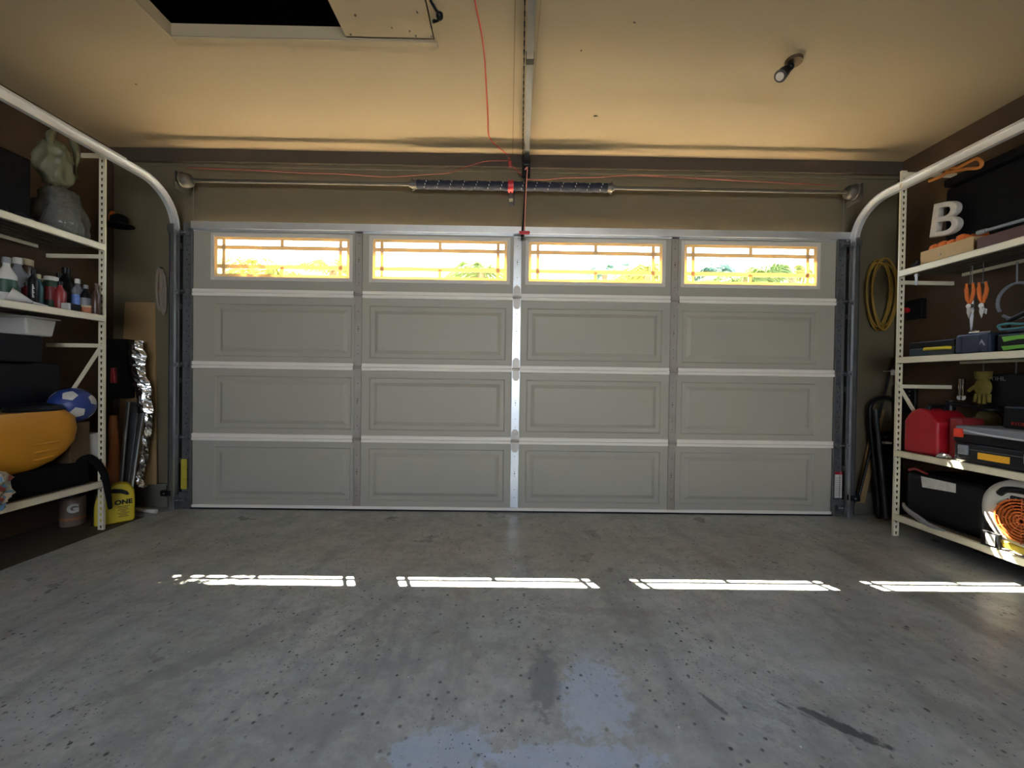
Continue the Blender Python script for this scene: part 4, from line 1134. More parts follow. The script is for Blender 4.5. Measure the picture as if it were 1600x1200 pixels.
# silver B letter leaning back
FELT = mat('pale felt', (.50, .46, .40), .85, 0, .2, 30, .4, 60)
pc = atx(1478, 345, 2.70)
bl = thing('letter_b_sign', (pc.x, pc.y, z + .1), 'large pale padded letter B leaning on the top right shelf', 'letter')
cu = bpy.data.curves.new('tmp_text', 'FONT'); cu.body = 'B'; cu.size = .29; cu.extrude = .018; cu.bevel_depth = .006; cu.bevel_resolution = 2; cu.align_x = 'CENTER'; cu.align_y = 'CENTER'; cu.offset = -.004
tt = bpy.data.objects.new('tmp_text', cu); C.objects.link(tt); bpy.context.view_layer.update()
me = bpy.data.meshes.new_from_object(tt.evaluated_get(bpy.context.evaluated_depsgraph_get())); bpy.data.objects.remove(tt); bpy.data.curves.remove(cu)
dirc = Vector((-1, -.12, -.10)).normalized()
xax = Vector((0, 0, 1)).cross(dirc).normalized(); up = dirc.cross(xax)
rt_ = Matrix.Rotation(R(-10), 3, dirc); xax = rt_ @ xax; up = rt_ @ up
M4 = Matrix((xax, up, dirc)).transposed().to_4x4(); M4.translation = pc - WL[bl.name]
me.transform(M4); me.materials.clear(); me.materials.append(FELT); o = bpy.data.objects.new('letter_face', me); C.objects.link(o); o.parent = bl
# black stand/box behind letter
boxthing('equipment_case', 2.76, 2.93, 1.5, pc.y + .06, z + .001, z + .50, BLACKM, 'large black case filling the back of the top right shelf', 'case', .015)
boxthing('shoe_box', 2.58, 2.75, 1.55, b.y - .03, z + .001, z + .075, mat('dark maroon carton', (.06, .015, .012), .6), 'dark maroon flat carton beside the wooden crate', 'carton', .004)
a = atx(1528, 364, 2.62); b2 = atx(1660, 326, 2.62)
m = MB(); m.cyl(a, b2, .0095, .0095, 12); m.cyl(a, a.lerp(b2, .12), .013, n=12)
tag(link('metal_tube', m, GREYP, smooth=True), 'slim grey metal tube lying across the things on the top right shelf', 'tube')
p = onshelf(1431, 2.60, z); m = MB(); m.ball((p.x, p.y, z + .022), .022, 12, 8, (1, 1.1, .9)); m.cyl((p.x, p.y + .01, z + .03), (p.x, p.y - .02, z + .05), .01, n=10); m.cyl((p.x - .02, p.y - .02, z + .02), (p.x - .02, p.y - .026, z + .035), .007, n=8)
tag(link('spray_nozzle', m, BLACK, smooth=True), 'small black spray nozzle at the left end of the top right shelf', 'nozzle')
# orange strap things hanging from the top bar
m = MB(); pts = [atx(x, y, 2.72) for x, y in ((1452, 283), (1470, 276), (1480, 268), (1478, 262), (1496, 262), (1512, 254), (1526, 248), (1534, 254), (1530, 262), (1510, 264), (1490, 268), (1474, 272))]
m.tube(wave(pts, 5), .009, 8); tag(link('orange_strap', m, mat('dull orange webbing', (.45, .16, .03), .8), smooth=True), 'tangled dull orange strap above the letter B on the right unit', 'strap')
t = None
boxthing('upper_box', 2.74, 2.93, 1.45, atx(1478, 300, 2.76).y, z + .51, z + .56, BLACKM, 'flat black box under the orange strap', 'box', .01)

# hanging shears
def shears(px, py, X, label):
    c = atx(px, py, X); s_ = 610 / c.y
    t = thing('pruning_shears', c, label, 'shears', 'pruning shears hanging under the top right shelf')
    m = MB()
    m.tube(wave([c + Vector((0, .018, .0)), c + Vector((0, .018, -.04)), c + Vector((0, .012, -.09)), c + Vector((0, .004, -.12))], 5), [.006] * 4 + [.009] * 8 + [.006] * 4, 8)
    link('handle', m, ORANGE, t, smooth=True)
    m = MB(); m.tube(wave([c + Vector((0, -.012, -.005)), c + Vector((0, -.018, -.05)), c + Vector((0, -.011, -.09)), c + Vector((0, -.004, -.12))], 5), [.006] * 4 + [.009] * 8 + [.006] * 4, 8)
    link('handle', m, ORANGE, t, smooth=True)
    m = MB(); m.cyl(c + Vector((-.008, 0, -.135)), c + Vector((.008, 0, -.135)), .014, n=12); m.prism([c + Vector((-.002, .012, -.13)), c + Vector((-.002, -.012, -.13)), c + Vector((-.002, -.010, -.17)), c + Vector((-.002, .002, -.21)), c + Vector((-.002, .014, -.17))], (.004, 0, 0))
    m.prism([c + Vector((.002, .004, -.14)), c + Vector((.002, -.022, -.16)), c + Vector((.002, -.018, -.19)), c + Vector((.002, .004, -.17))], (.003, 0, 0))
    link('blade', m, CHROME, t, bevel=.0008)
    m = MB(); m.cyl(c + Vector((0, 0, -.01)), (c.x, c.y, RV[0] - .022), .002, n=6); m.cyl(c + Vector((0, -.02, -.004)), c + Vector((0, .02, -.004)), .003, n=6); link('hanger', m, GALVD, t)
shears(1516, 442, 2.68, 'orange handled pruning shears, left of the hanging pair')
shears(1536, 440, 2.68, 'orange handled pruning shears, right of the hanging pair')
c = atx(1518, 486, 2.70); m = MB(); m.prism([c + Vector((0, .012, .0)), c + Vector((0, -.012, 0)), c + Vector((0, -.006, -.10)), c + Vector((0, .002, -.125))], (.003, 0, 0)); m.cyl(c + Vector((0, 0, .0)), c + Vector((0, 0, .07)), .012, .010, 10)
m.cyl(c + Vector((0, 0, .07)), (c.x, c.y, RV[0] - .022), .002, n=6)
tag(link('hanging_knife', m, GALV), 'narrow steel blade hanging below the orange shears', 'knife')
c = atx(1432, 428, RX + .02); m = MB()
for i in range(3): m.box(c.x - .003 + i * .003, c.x - .002 + i * .003, c.y - .010 + i * .003, c.y + .006 + i * .002, c.z - .062 - i * .004, c.z - .012)
m.cyl((c.x - .004, c.y, c.z - .008), (c.x + .008, c.y, c.z - .008), .011, n=14); m.cyl((c.x + .002, c.y, c.z - .006), (c.x + .002, c.y, RV[0] - .021), .002, n=6)
tag(link('key_bunch', m, GALVD), 'small silver keys hanging under the top right shelf near the post', 'keys')
# plug & socket box on right wall
a = atx(1430, 483, XR - .03)
t = thing('wall_outlet', (XR - .02, a.y, a.z - .06), 'dark outlet box with red plug on the right wall behind the post', 'outlet')
m = MB(); m.box(XR - .035, XR - .0005, a.y - .05, a.y + .06, a.z - .07, a.z + .07); link('box', m, BLACK, t, bevel=.003)
m = MB(); m.cyl((XR - .06, a.y + .05, a.z), (XR - .034, a.y + .05, a.z), .02, n=12); link('plug', m, RED, t, smooth=True)
c2 = atx(1588, 470, 2.86); m = MB()
m.tube([(2.86, c2.y + .085 * math.cos(u * .26), c2.z + .10 * math.sin(u * .26)) for u in range(-2, 22)], .008, 8); m.cyl((2.86, c2.y, c2.z + .10), (2.86, c2.y, RV[0] - .022), .004, n=6)
tag(link('coiled_hose', m, GREYP, smooth=True), 'loop of dark grey hose hanging at the right frame edge', 'hose')

# ---- right: second shelf cases
z = zr[1]
X0 = RX + .03
a = onshelf(1420, X0, z); b = onshelf(1491, X0, z)
t = thing('tool_case', (X0 + .1, (a.y + b.y) / 2, z), 'dark flat tool case with yellow handle on the second right shelf', 'tool case')
hh = min(.12, max(.07, zat(1440, 534, X0) - z))
m = MB(); m.box(X0, X0 + .26, b.y, a.y, z, z + hh * .55); link('case_bottom', m, mat('dark teal case', (.02, .035, .04), .45), t, bevel=.006)
m = MB(); m.box(X0, X0 + .26, b.y, a.y, z + hh * .56, z + hh); link('case_lid', m, BLACK, t, bevel=.006)
m = MB(); ha = onshelf(1446, X0, z + .05); hb_ = onshelf(1487, X0, z + .05)
m.tube([(X0 - .002, ha.y, z + hh * .45), (X0 - .014, ha.y - .01, z + hh * .47), (X0 - .014, hb_.y + .01, z + hh * .47), (X0 - .002, hb_.y, z + hh * .45)], .010, 10); link('handle', m, YELLOW, t, smooth=True)
b3 = onshelf(1546, X0, z)
t = thing('tool_case', (X0 + .1, (b3.y + b.y) / 2, z), 'navy tool case with round emblem, right of the yellow handled case', 'tool case')
h2 = hh + .018
m = MB(); m.box(X0 - .003, X0 + .26, b3.y, b.y - .008, z, z + h2); link('case_body', m, DNAVY, t, bevel=.008)
for f0, f1 in ((.04, .18), (.62, .70)):
    m = MB(); ya, yb = b.y - .008 + (b3.y - b.y) * f0, b.y - .008 + (b3.y - b.y) * f1; m.box(X0 - .010, X0 - .0035, yb, ya, z + .01, z + h2 * .9); link('latch', m, DNAVY, t, bevel=.003)
m = MB(); q = b.y + (b3.y - b.y) * .62; pts = [(0, .02), (.018, -.014), (.010, -.014), (0, .004), (-.010, -.014), (-.018, -.014)]
m = MB(); q = b.y + (b3.y - b.y) * .80; m.prism([(X0 - .0035, q + u, z + h2 * .5 + v) for u, v in pts], (-.0012, 0, 0)); link('emblem', m, GREYP, t)
# silver tool lying on case
q = onshelf(1522, X0 + .05, z + h2)
m = MB(); m.cyl((X0 + .05, q.y + .02, z + h2 + .0125), (X0 + .06, q.y - .02, z + h2 + .0125), .011, n=10); m.cyl((X0 + .055, q.y - .02, z + h2 + .008), (X0 + .06, q.y - .07, z + h2 + .008), .007, n=8)
tag(link('socket_wrench', m, CHROME, smooth=True), 'small chrome tool lying on the navy case', 'tool')
# hedge trimmer/green tool
a = onshelf(1552, X0 + .01, z)
t = thing('garden_tool', (X0 + .05, a.y - .15, z), 'black cordless garden tool with lime green panels at the right frame edge', 'power tool')
m = MB(); m.box(X0 + .01, X0 + .12, a.y - .50, a.y - .012, z, z + .095); m.box(X0 + .02, X0 + .11, a.y - .5, a.y - .04, z + .095, z + .115); link('body', m, BLACK, t, bevel=.015, bseg=3)
m = MB()
for zz, h in ((z + .068, .016), (z + .020, .014)):
    m.prism([(X0 + .0095, a.y - .045, zz - h), (X0 + .0095, a.y - .035, zz + h * .7), (X0 + .0095, a.y - .10, zz + h * .8), (X0 + .0095, a.y - .48, zz + h * 1.3), (X0 + .0095, a.y - .48, zz - h * .4), (X0 + .0095, a.y - .10, zz - h * .5)], (-.004, 0, 0))
link('green_panel', m, GREEN, t, bevel=.0015)
m = MB(); c = Vector((X0 + .03, a.y - .0, z + .125)); 
m.tube(wave([c + Vector((0, -.01, 0)), c + Vector((0, -.005, .018)), c + Vector((0, -.05, .022)), c + Vector((0, -.12, .012)), c + Vector((0, -.3, .016)), c + Vector((0, -.3, -.004)), c + Vector((0, -.1, -.006)), c + Vector((0, -.02, -.006)), c + Vector((0, -.01, 0))], 5), .006, 8); link('loop_handle', m, TEAL, t, smooth=True)
m = MB(); m.tube([c + Vector((.02, -.03, .04)), c + Vector((.02, -.2, .12)), c + Vector((.02, -.4, .16))], .012, 8); m.cyl(c + Vector((.02, -.03, .042)), c + Vector((.02, -.03, -.012)), .008, n=8); link('arm', m, BLACK, t, smooth=True)

# ---- right: third shelf
z = zr[2]
a = onshelf(1411, RX + .03, z); Xg = RX + .03
zt_ = zat(1430, 637, Xg) - z; s_ = 610 / a.y
t = thing('fuel_can', (Xg + .11, a.y - .08, z), 'red plastic fuel can with black cap on the third right shelf', 'fuel can')
b = onshelf(1464, Xg, z)
m = MB(); H = zt_
# end profile in the (y,z) plane, extruded along x : rounded shoulders
pr = [(a.y, 0), (a.y, H * .70), (a.y - (a.y - b.y) * .18, H * .90), (a.y - (a.y - b.y) * .42, H), (a.y - (a.y - b.y) * .68, H * .93), (b.y, H * .72), (b.y, 0)]
m.prism([(Xg, y_, z + z_) for y_, z_ in pr], (.22, 0, 0))
link('body', m, RED, t, bevel=.014, bseg=4, smooth=True)
m = MB(); yc = (a.y + b.y) / 2; m.tube(wave([(Xg + .05, yc, z + H - .01), (Xg + .06, yc, z + H + .012), (Xg + .10, yc, z + H + .014), (Xg + .14, yc, z + H + .012), (Xg + .15, yc, z + H - .01)], 5), .013, 10); link('handle', m, BLACK, t, smooth=True)
m = MB(); m.cyl((Xg + .185, yc, z + H - .012), (Xg + .185, yc, z + H + .05), .026, .022, 18); m.cyl((Xg + .185, yc - .005, z + H + .03), (Xg + .17, yc - .14, z + H + .02), .018, .014, 14); link('spout_cap', m, BLACK, t, smooth=True)
boxthing('red_carton', Xg + .05, Xg + .20, b.y - .072, b.y - .012, z, z + H * .84, DARKRED, 'dark red plastic box just right of the fuel can', 'box', .012)
# wall rack black with dotted holes behind the post
a2 = atx(1421, 620, XR - .01)
t = thing('wall_panel', (XR - .02, a2.y, a2.z - .08), 'black rounded plate with dots on the right wall above the fuel can', 'panel')
m = MB(); m.box(XR - .02, XR - .0005, a2.y - .05, a2.y + .12, a2.z - .12, a2.z + .09); link('plate', m, BLACK, t, bevel=.02, bseg=3)
m = MB()
for i in range(4): m.cyl((XR - .0205, a2.y - .01, a2.z - .05 + i * .03), (XR - .022, a2.y - .01, a2.z - .05 + i * .03), .005, n=8)
link('dots', m, GREYP, t)
# lower case with amber label
Xc = RX + .012
a = onshelf(1489, Xc, z); 
t = thing('drill_case', (Xc + .12, a.y - .25, z), 'black drill case with yellow orange label on the third right shelf', 'tool case')
hc = zat(1492, 690, Xc) - z
m = MB(); m.box(Xc, Xc + .27, a.y - .62, a.y, z + .0005, z + hc); link('case_body', m, mat('glossy black case', (.01, .01, .012), .22, 0, .2, 5), t, bevel=.014, bseg=3)
la = atx(1528, 708, Xc); lb_ = atx(1578, 717, Xc)
m = MB(); m.box(Xc - .002, Xc - .0003, lb_.y, la.y, z + hc * .30, z + hc * .62); link('orange_label', m, YORANGE, t)
for yy in (a.y - .03, atx(1594, 710, Xc).y - .02):
    m = MB(); m.box(Xc - .012, Xc + .002, yy - .045, yy, z + hc * .42, z + hc * .9); link('latch', m, GREYP, t, bevel=.004)
m = MB(); m.box(Xc - .001, Xc + .001, a.y - .6, a.y - .02, z + hc * .70, z + hc * .715); link('seam', m, GREYP, t)
# upper grey organiser with red latch
zz = z + hc + .001
t = thing('parts_organiser', (Xc + .12, a.y - .25, zz), 'grey topped parts organiser with red latch lying on the drill case', 'organiser')
h3 = zat(1492, 664, Xc) - zz; h3 = max(.05, h3)
m = MB(); m.box(Xc + .004, Xc + .26, a.y - .62, a.y + .004, zz, zz + h3 * .5); link('base', m, BLACK, t, bevel=.006)
m = MB(); m.box(Xc + .002, Xc + .26, a.y - .62, a.y, zz + h3 * .5, zz + h3); link('lid', m, GREYP, t, bevel=.012, bseg=3)
m = MB(); m.box(Xc - .008, Xc + .02, a.y - .045, a.y - .004, zz + h3 * .3, zz + h3 * .82); link('red_latch', m, mat('bright red latch', (.75, .05, .02), .4), t, bevel=.003)
m = MB(); m.tube(wave([(Xc - .001, a.y - .05, zz + h3 * .75), (Xc - .004, a.y - .15, zz + h3 * .62), (Xc - .004, a.y - .3, zz + h3 * .55), (Xc - .004, a.y - .6, zz + h3 * .5)]), .005, 8); link('lid_rim', m, mat('pale grey rim', (.5, .51, .53), .4), t, smooth=True)
# black unit with red print behind
t = thing('battery_charger', (2.80, 1.95, zz + h3), 'black power tool case with small red lettering above the organiser', 'tool case')
yq = atx(1566, 660, 2.64).y
m = MB(); m.box(2.64, 2.80, yq - .4, yq, zz + h3 + .001, zz + h3 + .12); link('case', m, BLACK, t, bevel=.01)
q = atx(1592, 663, 2.638); text('RYOBI', .022, (2.6375, q.y, q.z), (0, -1, 0), (0, 0, 1), RED, t, .0006)
# lantern jar
p = atx(1535, 650, 2.84); 
zj = z + .001
boxthing('dark_carton', 2.81, 2.93, yq - .35, p.y + .11, zj, atx(1535, 668, 2.84).z - .001, BLACK, 'dark carton behind the organiser, under the glass lantern', 'carton', .006)
zj = atx(1535, 668, 2.84).z
t = thing('glass_lantern', (2.87, p.y, zj), 'yellowish glass lantern with dark cap at the back of the third right shelf', 'lantern')
c = (2.87, p.y, zj)
m = MB(); m.lathe([(.05, 0), (.062, .01), (.066, .05), (.055, .085), (.04, .10)], c, 24); link('globe', m, LANT, t, smooth=True)
m = MB(); m.lathe([(.045, .10), (.068, .104), (.066, .115), (.03, .135), (.01, .14)], c, 24); link('top_cap', m, BLACK, t, smooth=True)
# tools hanging above on the wall
for px, lab in ((1500, 'left'), (1506, 'right')):
    c = atx(px, 592, 2.90); m = MB(); m.cyl(c, c + Vector((0, 0, -.11)), .008, .006, 8); m.cyl(c + Vector((-.002, 0, -.12)), c + Vector((.004, 0, -.12)), .016, n=12); m.cyl(c + Vector((0, 0, -.02)), (XR - .0005, c.y, c.z - .02), .003, n=6)
    tag(link('steel_wrench', m, CHROME, smooth=True), 'small chrome wrench hanging on the right wall, %s one of two' % lab, 'wrench')
c = atx(1536, 600, 2.86)
t = thing('yellow_packaging', (c.x, c.y, c.z - .1), 'dull yellow glove hanging under the second right shelf', 'packaging')  # hand-shaped stand-in for yellowish packaging
YWRAP = mat('dull yellow wrapping', (.16, .12, .015), .8, 0, .4, 20, .4, 40)
m = MB(); vs = m.ball(c + Vector((0, 0, -.02)), .045, 16, 10, (.35, 1, 1.3))
for i in range(4): m.tube([c + Vector((0, -.03 + i * .02, -.06)), c + Vector((-.005, -.035 + i * .024, -.11 - .01 * math.sin(i))) ], [.011, .009], 8)
m.tube([c + Vector((0, .035, -.01)), c + Vector((-.005, .07, -.045))], [.012, .009], 8); m.cyl(c + Vector((0, 0, .03)), c + Vector((0, 0, .075)), .033, .038, 14)
link('packaging_body', m, YWRAP, t, smooth=True)
m = MB(); m.cyl(c + Vector((0, 0, .07)), (c.x, c.y, RV[1] - .022), .003, n=6); link('hook', m, GALVD, t)
q = atx(1562, 592, 2.88); t = thing('power_tool_box', (2.9, q.y, q.z - .1), 'black boxed tool with faint grey lettering under the second right shelf', 'box')
m = MB(); m.box(2.885, 2.93, q.y - .2, q.y + .09, q.z - .16, q.z + .03); link('carton', m, BLACK, t, bevel=.004)
text('STIHL', .035, (2.8845, q.y + .02, q.z), (0, -1, 0), (0, 0, 1), GREYP, t, .0006)
m = MB(); m.cyl((2.91, q.y - .05, q.z + .03), (2.91, q.y - .05, RV[1] - .022), .004, n=6); link('hanger', m, GALVD, t)
# silver bracket on shelf edge
p = onshelf(1470, RX + .006, z)
t = thing('bent_bracket', p, 'small silver bent bracket on the third right shelf edge left of the drill case', 'bracket')
m = MB(); 
m.prism([(p.x - .003, p.y + .03, z + .006), (p.x - .003, p.y - .03, z + .006), (p.x - .003, p.y - .035, z + .022), (p.x + .01, p.y - .01, z + .03), (p.x + .01, p.y + .025, z + .025)], (.03, 0, -.004)); link('bracket', m, CHROME, t, bevel=.003)
m = MB(); m.cyl((p.x + .03, p.y + .01, z), (p.x + .03, p.y + .03, z + .02), .022, .016, 14); link('grey_cap', m, GREYP, t, smooth=True)

# ---- right: bottom shelf
z = zr[3]
Xk = RX + .05
a = onshelf(1416, Xk + .03, z); b = onshelf(1538, Xk, z)
t = thing('equipment_bag', (Xk + .15, (a.y + b.y) / 2, z), 'big black equipment bag with pale grey label on the bottom right shelf', 'bag')
hb = zat(1440, 738, Xk + .03) - z
m = MB(); m.box(Xk + .01, Xk + .33, b.y, a.y, z + .001, z + hb); link('bag_body', m, BLACK, t, bevel=.04, bseg=4, smooth=True)
l0 = atx(1437, 755, Xk); l1 = atx(1491, 766, Xk)
m = MB(); m.prism([(Xk + .0095, atx(1437, 744, Xk).y, atx(1437, 744, Xk).z), (Xk + .0095, atx(1491, 756, Xk).y, atx(1491, 756, Xk).z), (Xk + .0095, atx(1491, 770, Xk).y, atx(1491, 770, Xk).z), (Xk + .0095, atx(1439, 761, Xk).y, atx(1439, 761, Xk).z)], (-.002, 0, 0)); link('pale_label', m, mat('pale grey label', (.48, .48, .46), .5, 0, .3, 40), t)
m = MB(); m.tube(wave([(Xk + .02, a.y - .02, z + hb), (Xk + .02, a.y - .06, z + hb + .015), (Xk + .02, a.y - .13, z + hb)], 4), .008, 8); link('zip_pull', m, DARKRED, t, smooth=True)
m = MB(); m.tube(wave([(RX + .05, a.y - .01, z + .075), (RX + .015, a.y - .06, z + .055), (RX + .003, a.y - .14, z + .03), (RX - .008, a.y - .22, z + .010), (RX - .006, a.y - .30, z + .006)], 5), [.006 + .010 * math.sin(PI * i / 20) for i in range(21)], 8)
tag(link('grey_strap', m, GREYP, smooth=True), 'flat grey strap hanging over the bottom right shelf edge', 'strap')
# leaf blower
cy = atx(1601, 808, Xk + .03); cc = Vector((Xk + .02, cy.y - .005, cy.z + .01)); Rb = 52 * cc.y / 610 * 1.05
cc.z = max(cc.z, z + Rb * 1.08)
t = thing('leaf_blower', (cc.x + .1, cc.y, z), 'off-white leaf blower with round orange fan grille on the bottom right shelf', 'leaf blower')
MX = Matrix.Rotation(-PI / 2, 3, 'Y')
BLW = mat('off white blower shell', (.52, .50, .46), .45, 0, .1, 5)
m = MB(); m.lathe([(Rb * 1.02, -.16), (Rb * 1.05, -.02), (Rb, .005), (Rb * .86, .018), (Rb * .80, .018)], cc, 40, mtx=MX); link('shell', m, BLW, t, smooth=True)
OR3 = mat('orange grille', (.42, .09, .015), .5, 0, .1, 8)
gc = cc + Vector((-.018, -.01, -Rb * .16))
m = MB(); m.lathe([(Rb * .02, 0), (Rb * .62, 0), (Rb * .62, .006), (Rb * .02, .006)], gc, 36, mtx=MX); gr = link('grille', m, BLACK, t, smooth=True)
m = MB()
for k in range(7):
    rr = Rb * (.08 + .088 * k); m.lathe([(rr - .0045, .006), (rr - .0035, .012), (rr + .0035, .012), (rr + .0045, .006)], gc, 36, mtx=MX)
for k in range(12):
    an = k * PI / 6; dv = Vector((0, math.cos(an), math.sin(an))); m.cyl(gc + Vector((-.008, 0, 0)) + dv * Rb * .06, gc + Vector((-.008, 0, 0)) + dv * Rb * .66, .003, n=6)
link('grille_rings', m, OR3, gr)
m = MB(); hcn = cc + Vector((-.012, 0, Rb * .55)); m.tube(wave([hcn + Vector((0, Rb * .5, -.01)), hcn + Vector((-.012, Rb * .3, .02)), hcn + Vector((-.014, -.02, .03)), hcn + Vector((-.012, -Rb * .5, .02))], 5), .016, 10); link('handle', m, BLACK, t, smooth=True)
text('STIHL', .040, cc + Vector((-.0195, -.01, Rb * .42)), (0, -1, 0), (0, 0, 1), BLACK, t, .001, .0025)
m = MB(); m.box(cc.x + .0, cc.x + .15, cc.y - .1, cc.y + .1, z + .0005, cc.z - Rb * .8); link('foot', m, BLACK, t, bevel=.01)
# reflective label + yellow tools in front of blower
p = onshelf(1548, RX + .02, z)
p.y -= .002
t = thing('metal_box', (p.x, p.y, z), 'small shiny metal box catching the sun at the bottom right shelf edge', 'box')
m = MB(); m.box(RX + .003, RX + .022, p.y - .045, p.y + .035, z + .0005, z + .078); link('body', m, BLACK, t, bevel=.004)
m = MB(); m.box(RX + .001, RX + .0028, p.y - .03, p.y + .01, z + .012, z + .068); link('shiny_plate', m, WHITE, t, bevel=.0005)
p2 = onshelf(1572, RX + .016, z); m = MB()
m.prism([(RX + .012, p2.y + .03, z + .055), (RX + .012, p2.y - .28, z + .030), (RX + .012, p2.y - .28, z + .002), (RX + .012, p2.y + .01, z + .02)], (.018, 0, 0)); tag(link('yellow_tool', m, mat('dull yellow plastic', (.42, .30, .02), .5), bevel=.005), 'flat dull yellow tool lying under the leaf blower', 'tool')

# ---- right end: things leaning against the front wall
# yellow extension cord coil
c = aty(1384, 459, WY - .06)
t = thing('extension_cord', (c.x, WY - .05, c.z - .24), 'coiled yellow extension cord hanging on the wall left of the right post', 'cord')
m = MB(); YC = mat('mustard cord', (.28, .16, .018), .6, 0, .2, 20)
for k in range(7):
    w = .095 + .008 * math.sin(k * 1.9); hh = .25 + .02 * math.sin(k * 2.7); ox = -.012 * k + .035; pts = []
    for i in range(32):
        an = 2 * PI * i / 32; pts.append((c.x + ox + w * math.cos(an) * (1 + .1 * math.sin(an)), WY - .018 - .010 * (k % 4) - .003 * math.sin(2 * an), c.z + hh * math.sin(an)))
    m.tube(pts, .0065, 8, closed=True)
link('coils', m, YC, t, smooth=True)
m = MB(); m.cyl((c.x + .0, WY - .06, c.z + .245), (c.x + .0, WY - .0005, c.z + .245), .007, n=8); link('wall_hook', m, GALVD, t)
# hand truck: bent black tube frame
YH = WY - .10
t = thing('hand_truck', (aty(1376, 830, YH).x, YH, 0), 'black tubular hand truck standing between the door and right shelves', 'hand truck')
def P3(x, y, dy=0): return aty(x, y, YH + dy)
m = MB()
rf1 = wave([P3(1373, 834, -.02), P3(1371, 780), P3(1364, 710, .02), P3(1359, 650, .03), P3(1361, 632, .03), P3(1372, 623, .03), P3(1388, 622, .03), P3(1396, 626, .03)], 6)
for v in rf1: v.z = max(v.z, .016)
m.tube(rf1, .016, 10); link('outer_frame', m, BLACK, t, smooth=True)
m = MB(); rf2 = wave([P3(1386, 834, -.06), P3(1380, 760, -.04), P3(1374, 700, -.02), P3(1368, 640, -.0)], 6)
for v in rf2: v.z = max(v.z, .016)
m.tube(rf2, .015, 10); link('inner_frame', m, mat('dark grey tube', (.035, .037, .04), .35), t, smooth=True)
q0 = P3(1388, 830, -.02); q1 = P3(1372, 676, .03); q2 = P3(1404, 672, .03)
m = MB(); m.prism([(q1.x, YH + .02, q1.z), (q2.x, YH + .02, q2.z), (q2.x + .02, YH - .03, .012), (q0.x - .02, YH - .03, .012)], (0, .02, 0)); link('back_plate', m, BLACKM, t)
for i, py in enumerate((683, 692)):
    m = MB(); q = P3(1387, py, -.02); m.box(q.x - .025, q.x + .025, YH - .03, YH + .019, q.z - .008, q.z + .008); link('rung', m, CHROME if i == 0 else WHITE, t, bevel=.003)
# wood stick and black rod
lean(((1377, 640), (1345, 786)), .032, .018, PLY, 'wood_plank', 'narrow tan wood plank leaning behind the black hand truck', 'plank', WY - .026, WY - .06)
m = MB(); m.cyl(aty(1396, 560, WY - .045), aty(1340, 784, WY - .09), .0085, n=10); tag(link('thin_rod', m, BLACK, smooth=True), 'long thin black rod leaning in front of the wood plank', 'rod')
c = aty(1396, 582, WY - .08); m = MB(); m.box(c.x - .012, c.x + .012, c.y - .01, c.y + .01, c.z - .02, c.z + .02); m.cyl((c.x, c.y + .01, c.z + .01), (c.x, WY - .0005, c.z + .01), .004, n=6)
tag(link('white_clip', m, WHITE, bevel=.002), 'small white clip on the wall beside the right post', 'clip')
# loose chips on the floor
for (x, y, s_) in ((443, 881, .006), (1350, 842, .006), (1482, 870, .006), (905, 806, .005)):
    p = atz(x, y, 0); m = MB(); m.ball((p.x, p.y, s_ * .35), s_, 8, 6, (1, 1.3, .35))
    tag(link('pebble', m, WHITE, smooth=True), 'tiny pale chip on the grey floor ' + {443: 'left of the first sun streak', 1350: 'beside the right track foot', 1482: 'under the right shelves', 905: 'at the foot of the door'}[x], 'chip')

# ------------------------------------------------------------------ outdoors
EZ = wz + .012 + (3.10 - (D - .005)) * 1.785
m = MB(); m.box(XL - .1, XR + .1, WY + .021, 3.10, EZ, EZ + .4); struct(link('trim_5', m, HEADB))
m = MB(); m.box(-16, 16, 5.2, 24, -.14, -.03); o = struct(link('dark_far_ground', m, mat('dark far ground', (.07, .055, .03), .95, 0, .4, 4, .5, 10))); o['label'] = 'unseen dark ground beyond the driveway, added to cut bounced light'  # unseen ground, added dark to dim the bounce on the far ceiling
m = MB(); m.box(-3.0, 3.0, WY + .03, 5.2, -.12, -.02); o = link('driveway', m, CONC); struct(o); o['label'] = 'sunlit pale driveway outside'
def frond(m, base, dirh, L, droop, n=9, lw=.05, ll=.5, rise=.6):
    pts = []; d = Vector((dirh[0], dirh[1], 0)).normalized(); p = Vector(base)
    for i in range(n + 1):
        t = i / n; pts.append(Vector(base) + d * L * t + Vector((0, 0, rise * L * t - droop * L * t * t)))
    m.tube(pts, [.014 * (1 - .7 * i / n) for i in range(n + 1)], 5)
    sd_ = d.cross(Vector((0, 0, 1)))
    for i in range(1, n * 3):
        t = i / (n * 3); q = Vector(base) + d * L * t + Vector((0, 0, rise * L * t - droop * L * t * t))
        l = ll * math.sin(PI * min(1, t * .85 + .12))
        for s_ in (-1, 1):
            e = q + sd_ * s_ * l * .8 + d * l * .45 + Vector((0, 0, -l * random.uniform(.25, .6)))
            w = Vector((d.x, d.y, .3)).normalized() * lw * .5
            mid = q.lerp(e, .4) + Vector((0, 0, .03))
            a_ = m.bm.verts.new(q); b_ = m.bm.verts.new(mid + w); c_ = m.bm.verts.new(e); dd = m.bm.verts.new(mid - w)
            m.bm.faces.new((a_, b_, c_, dd))
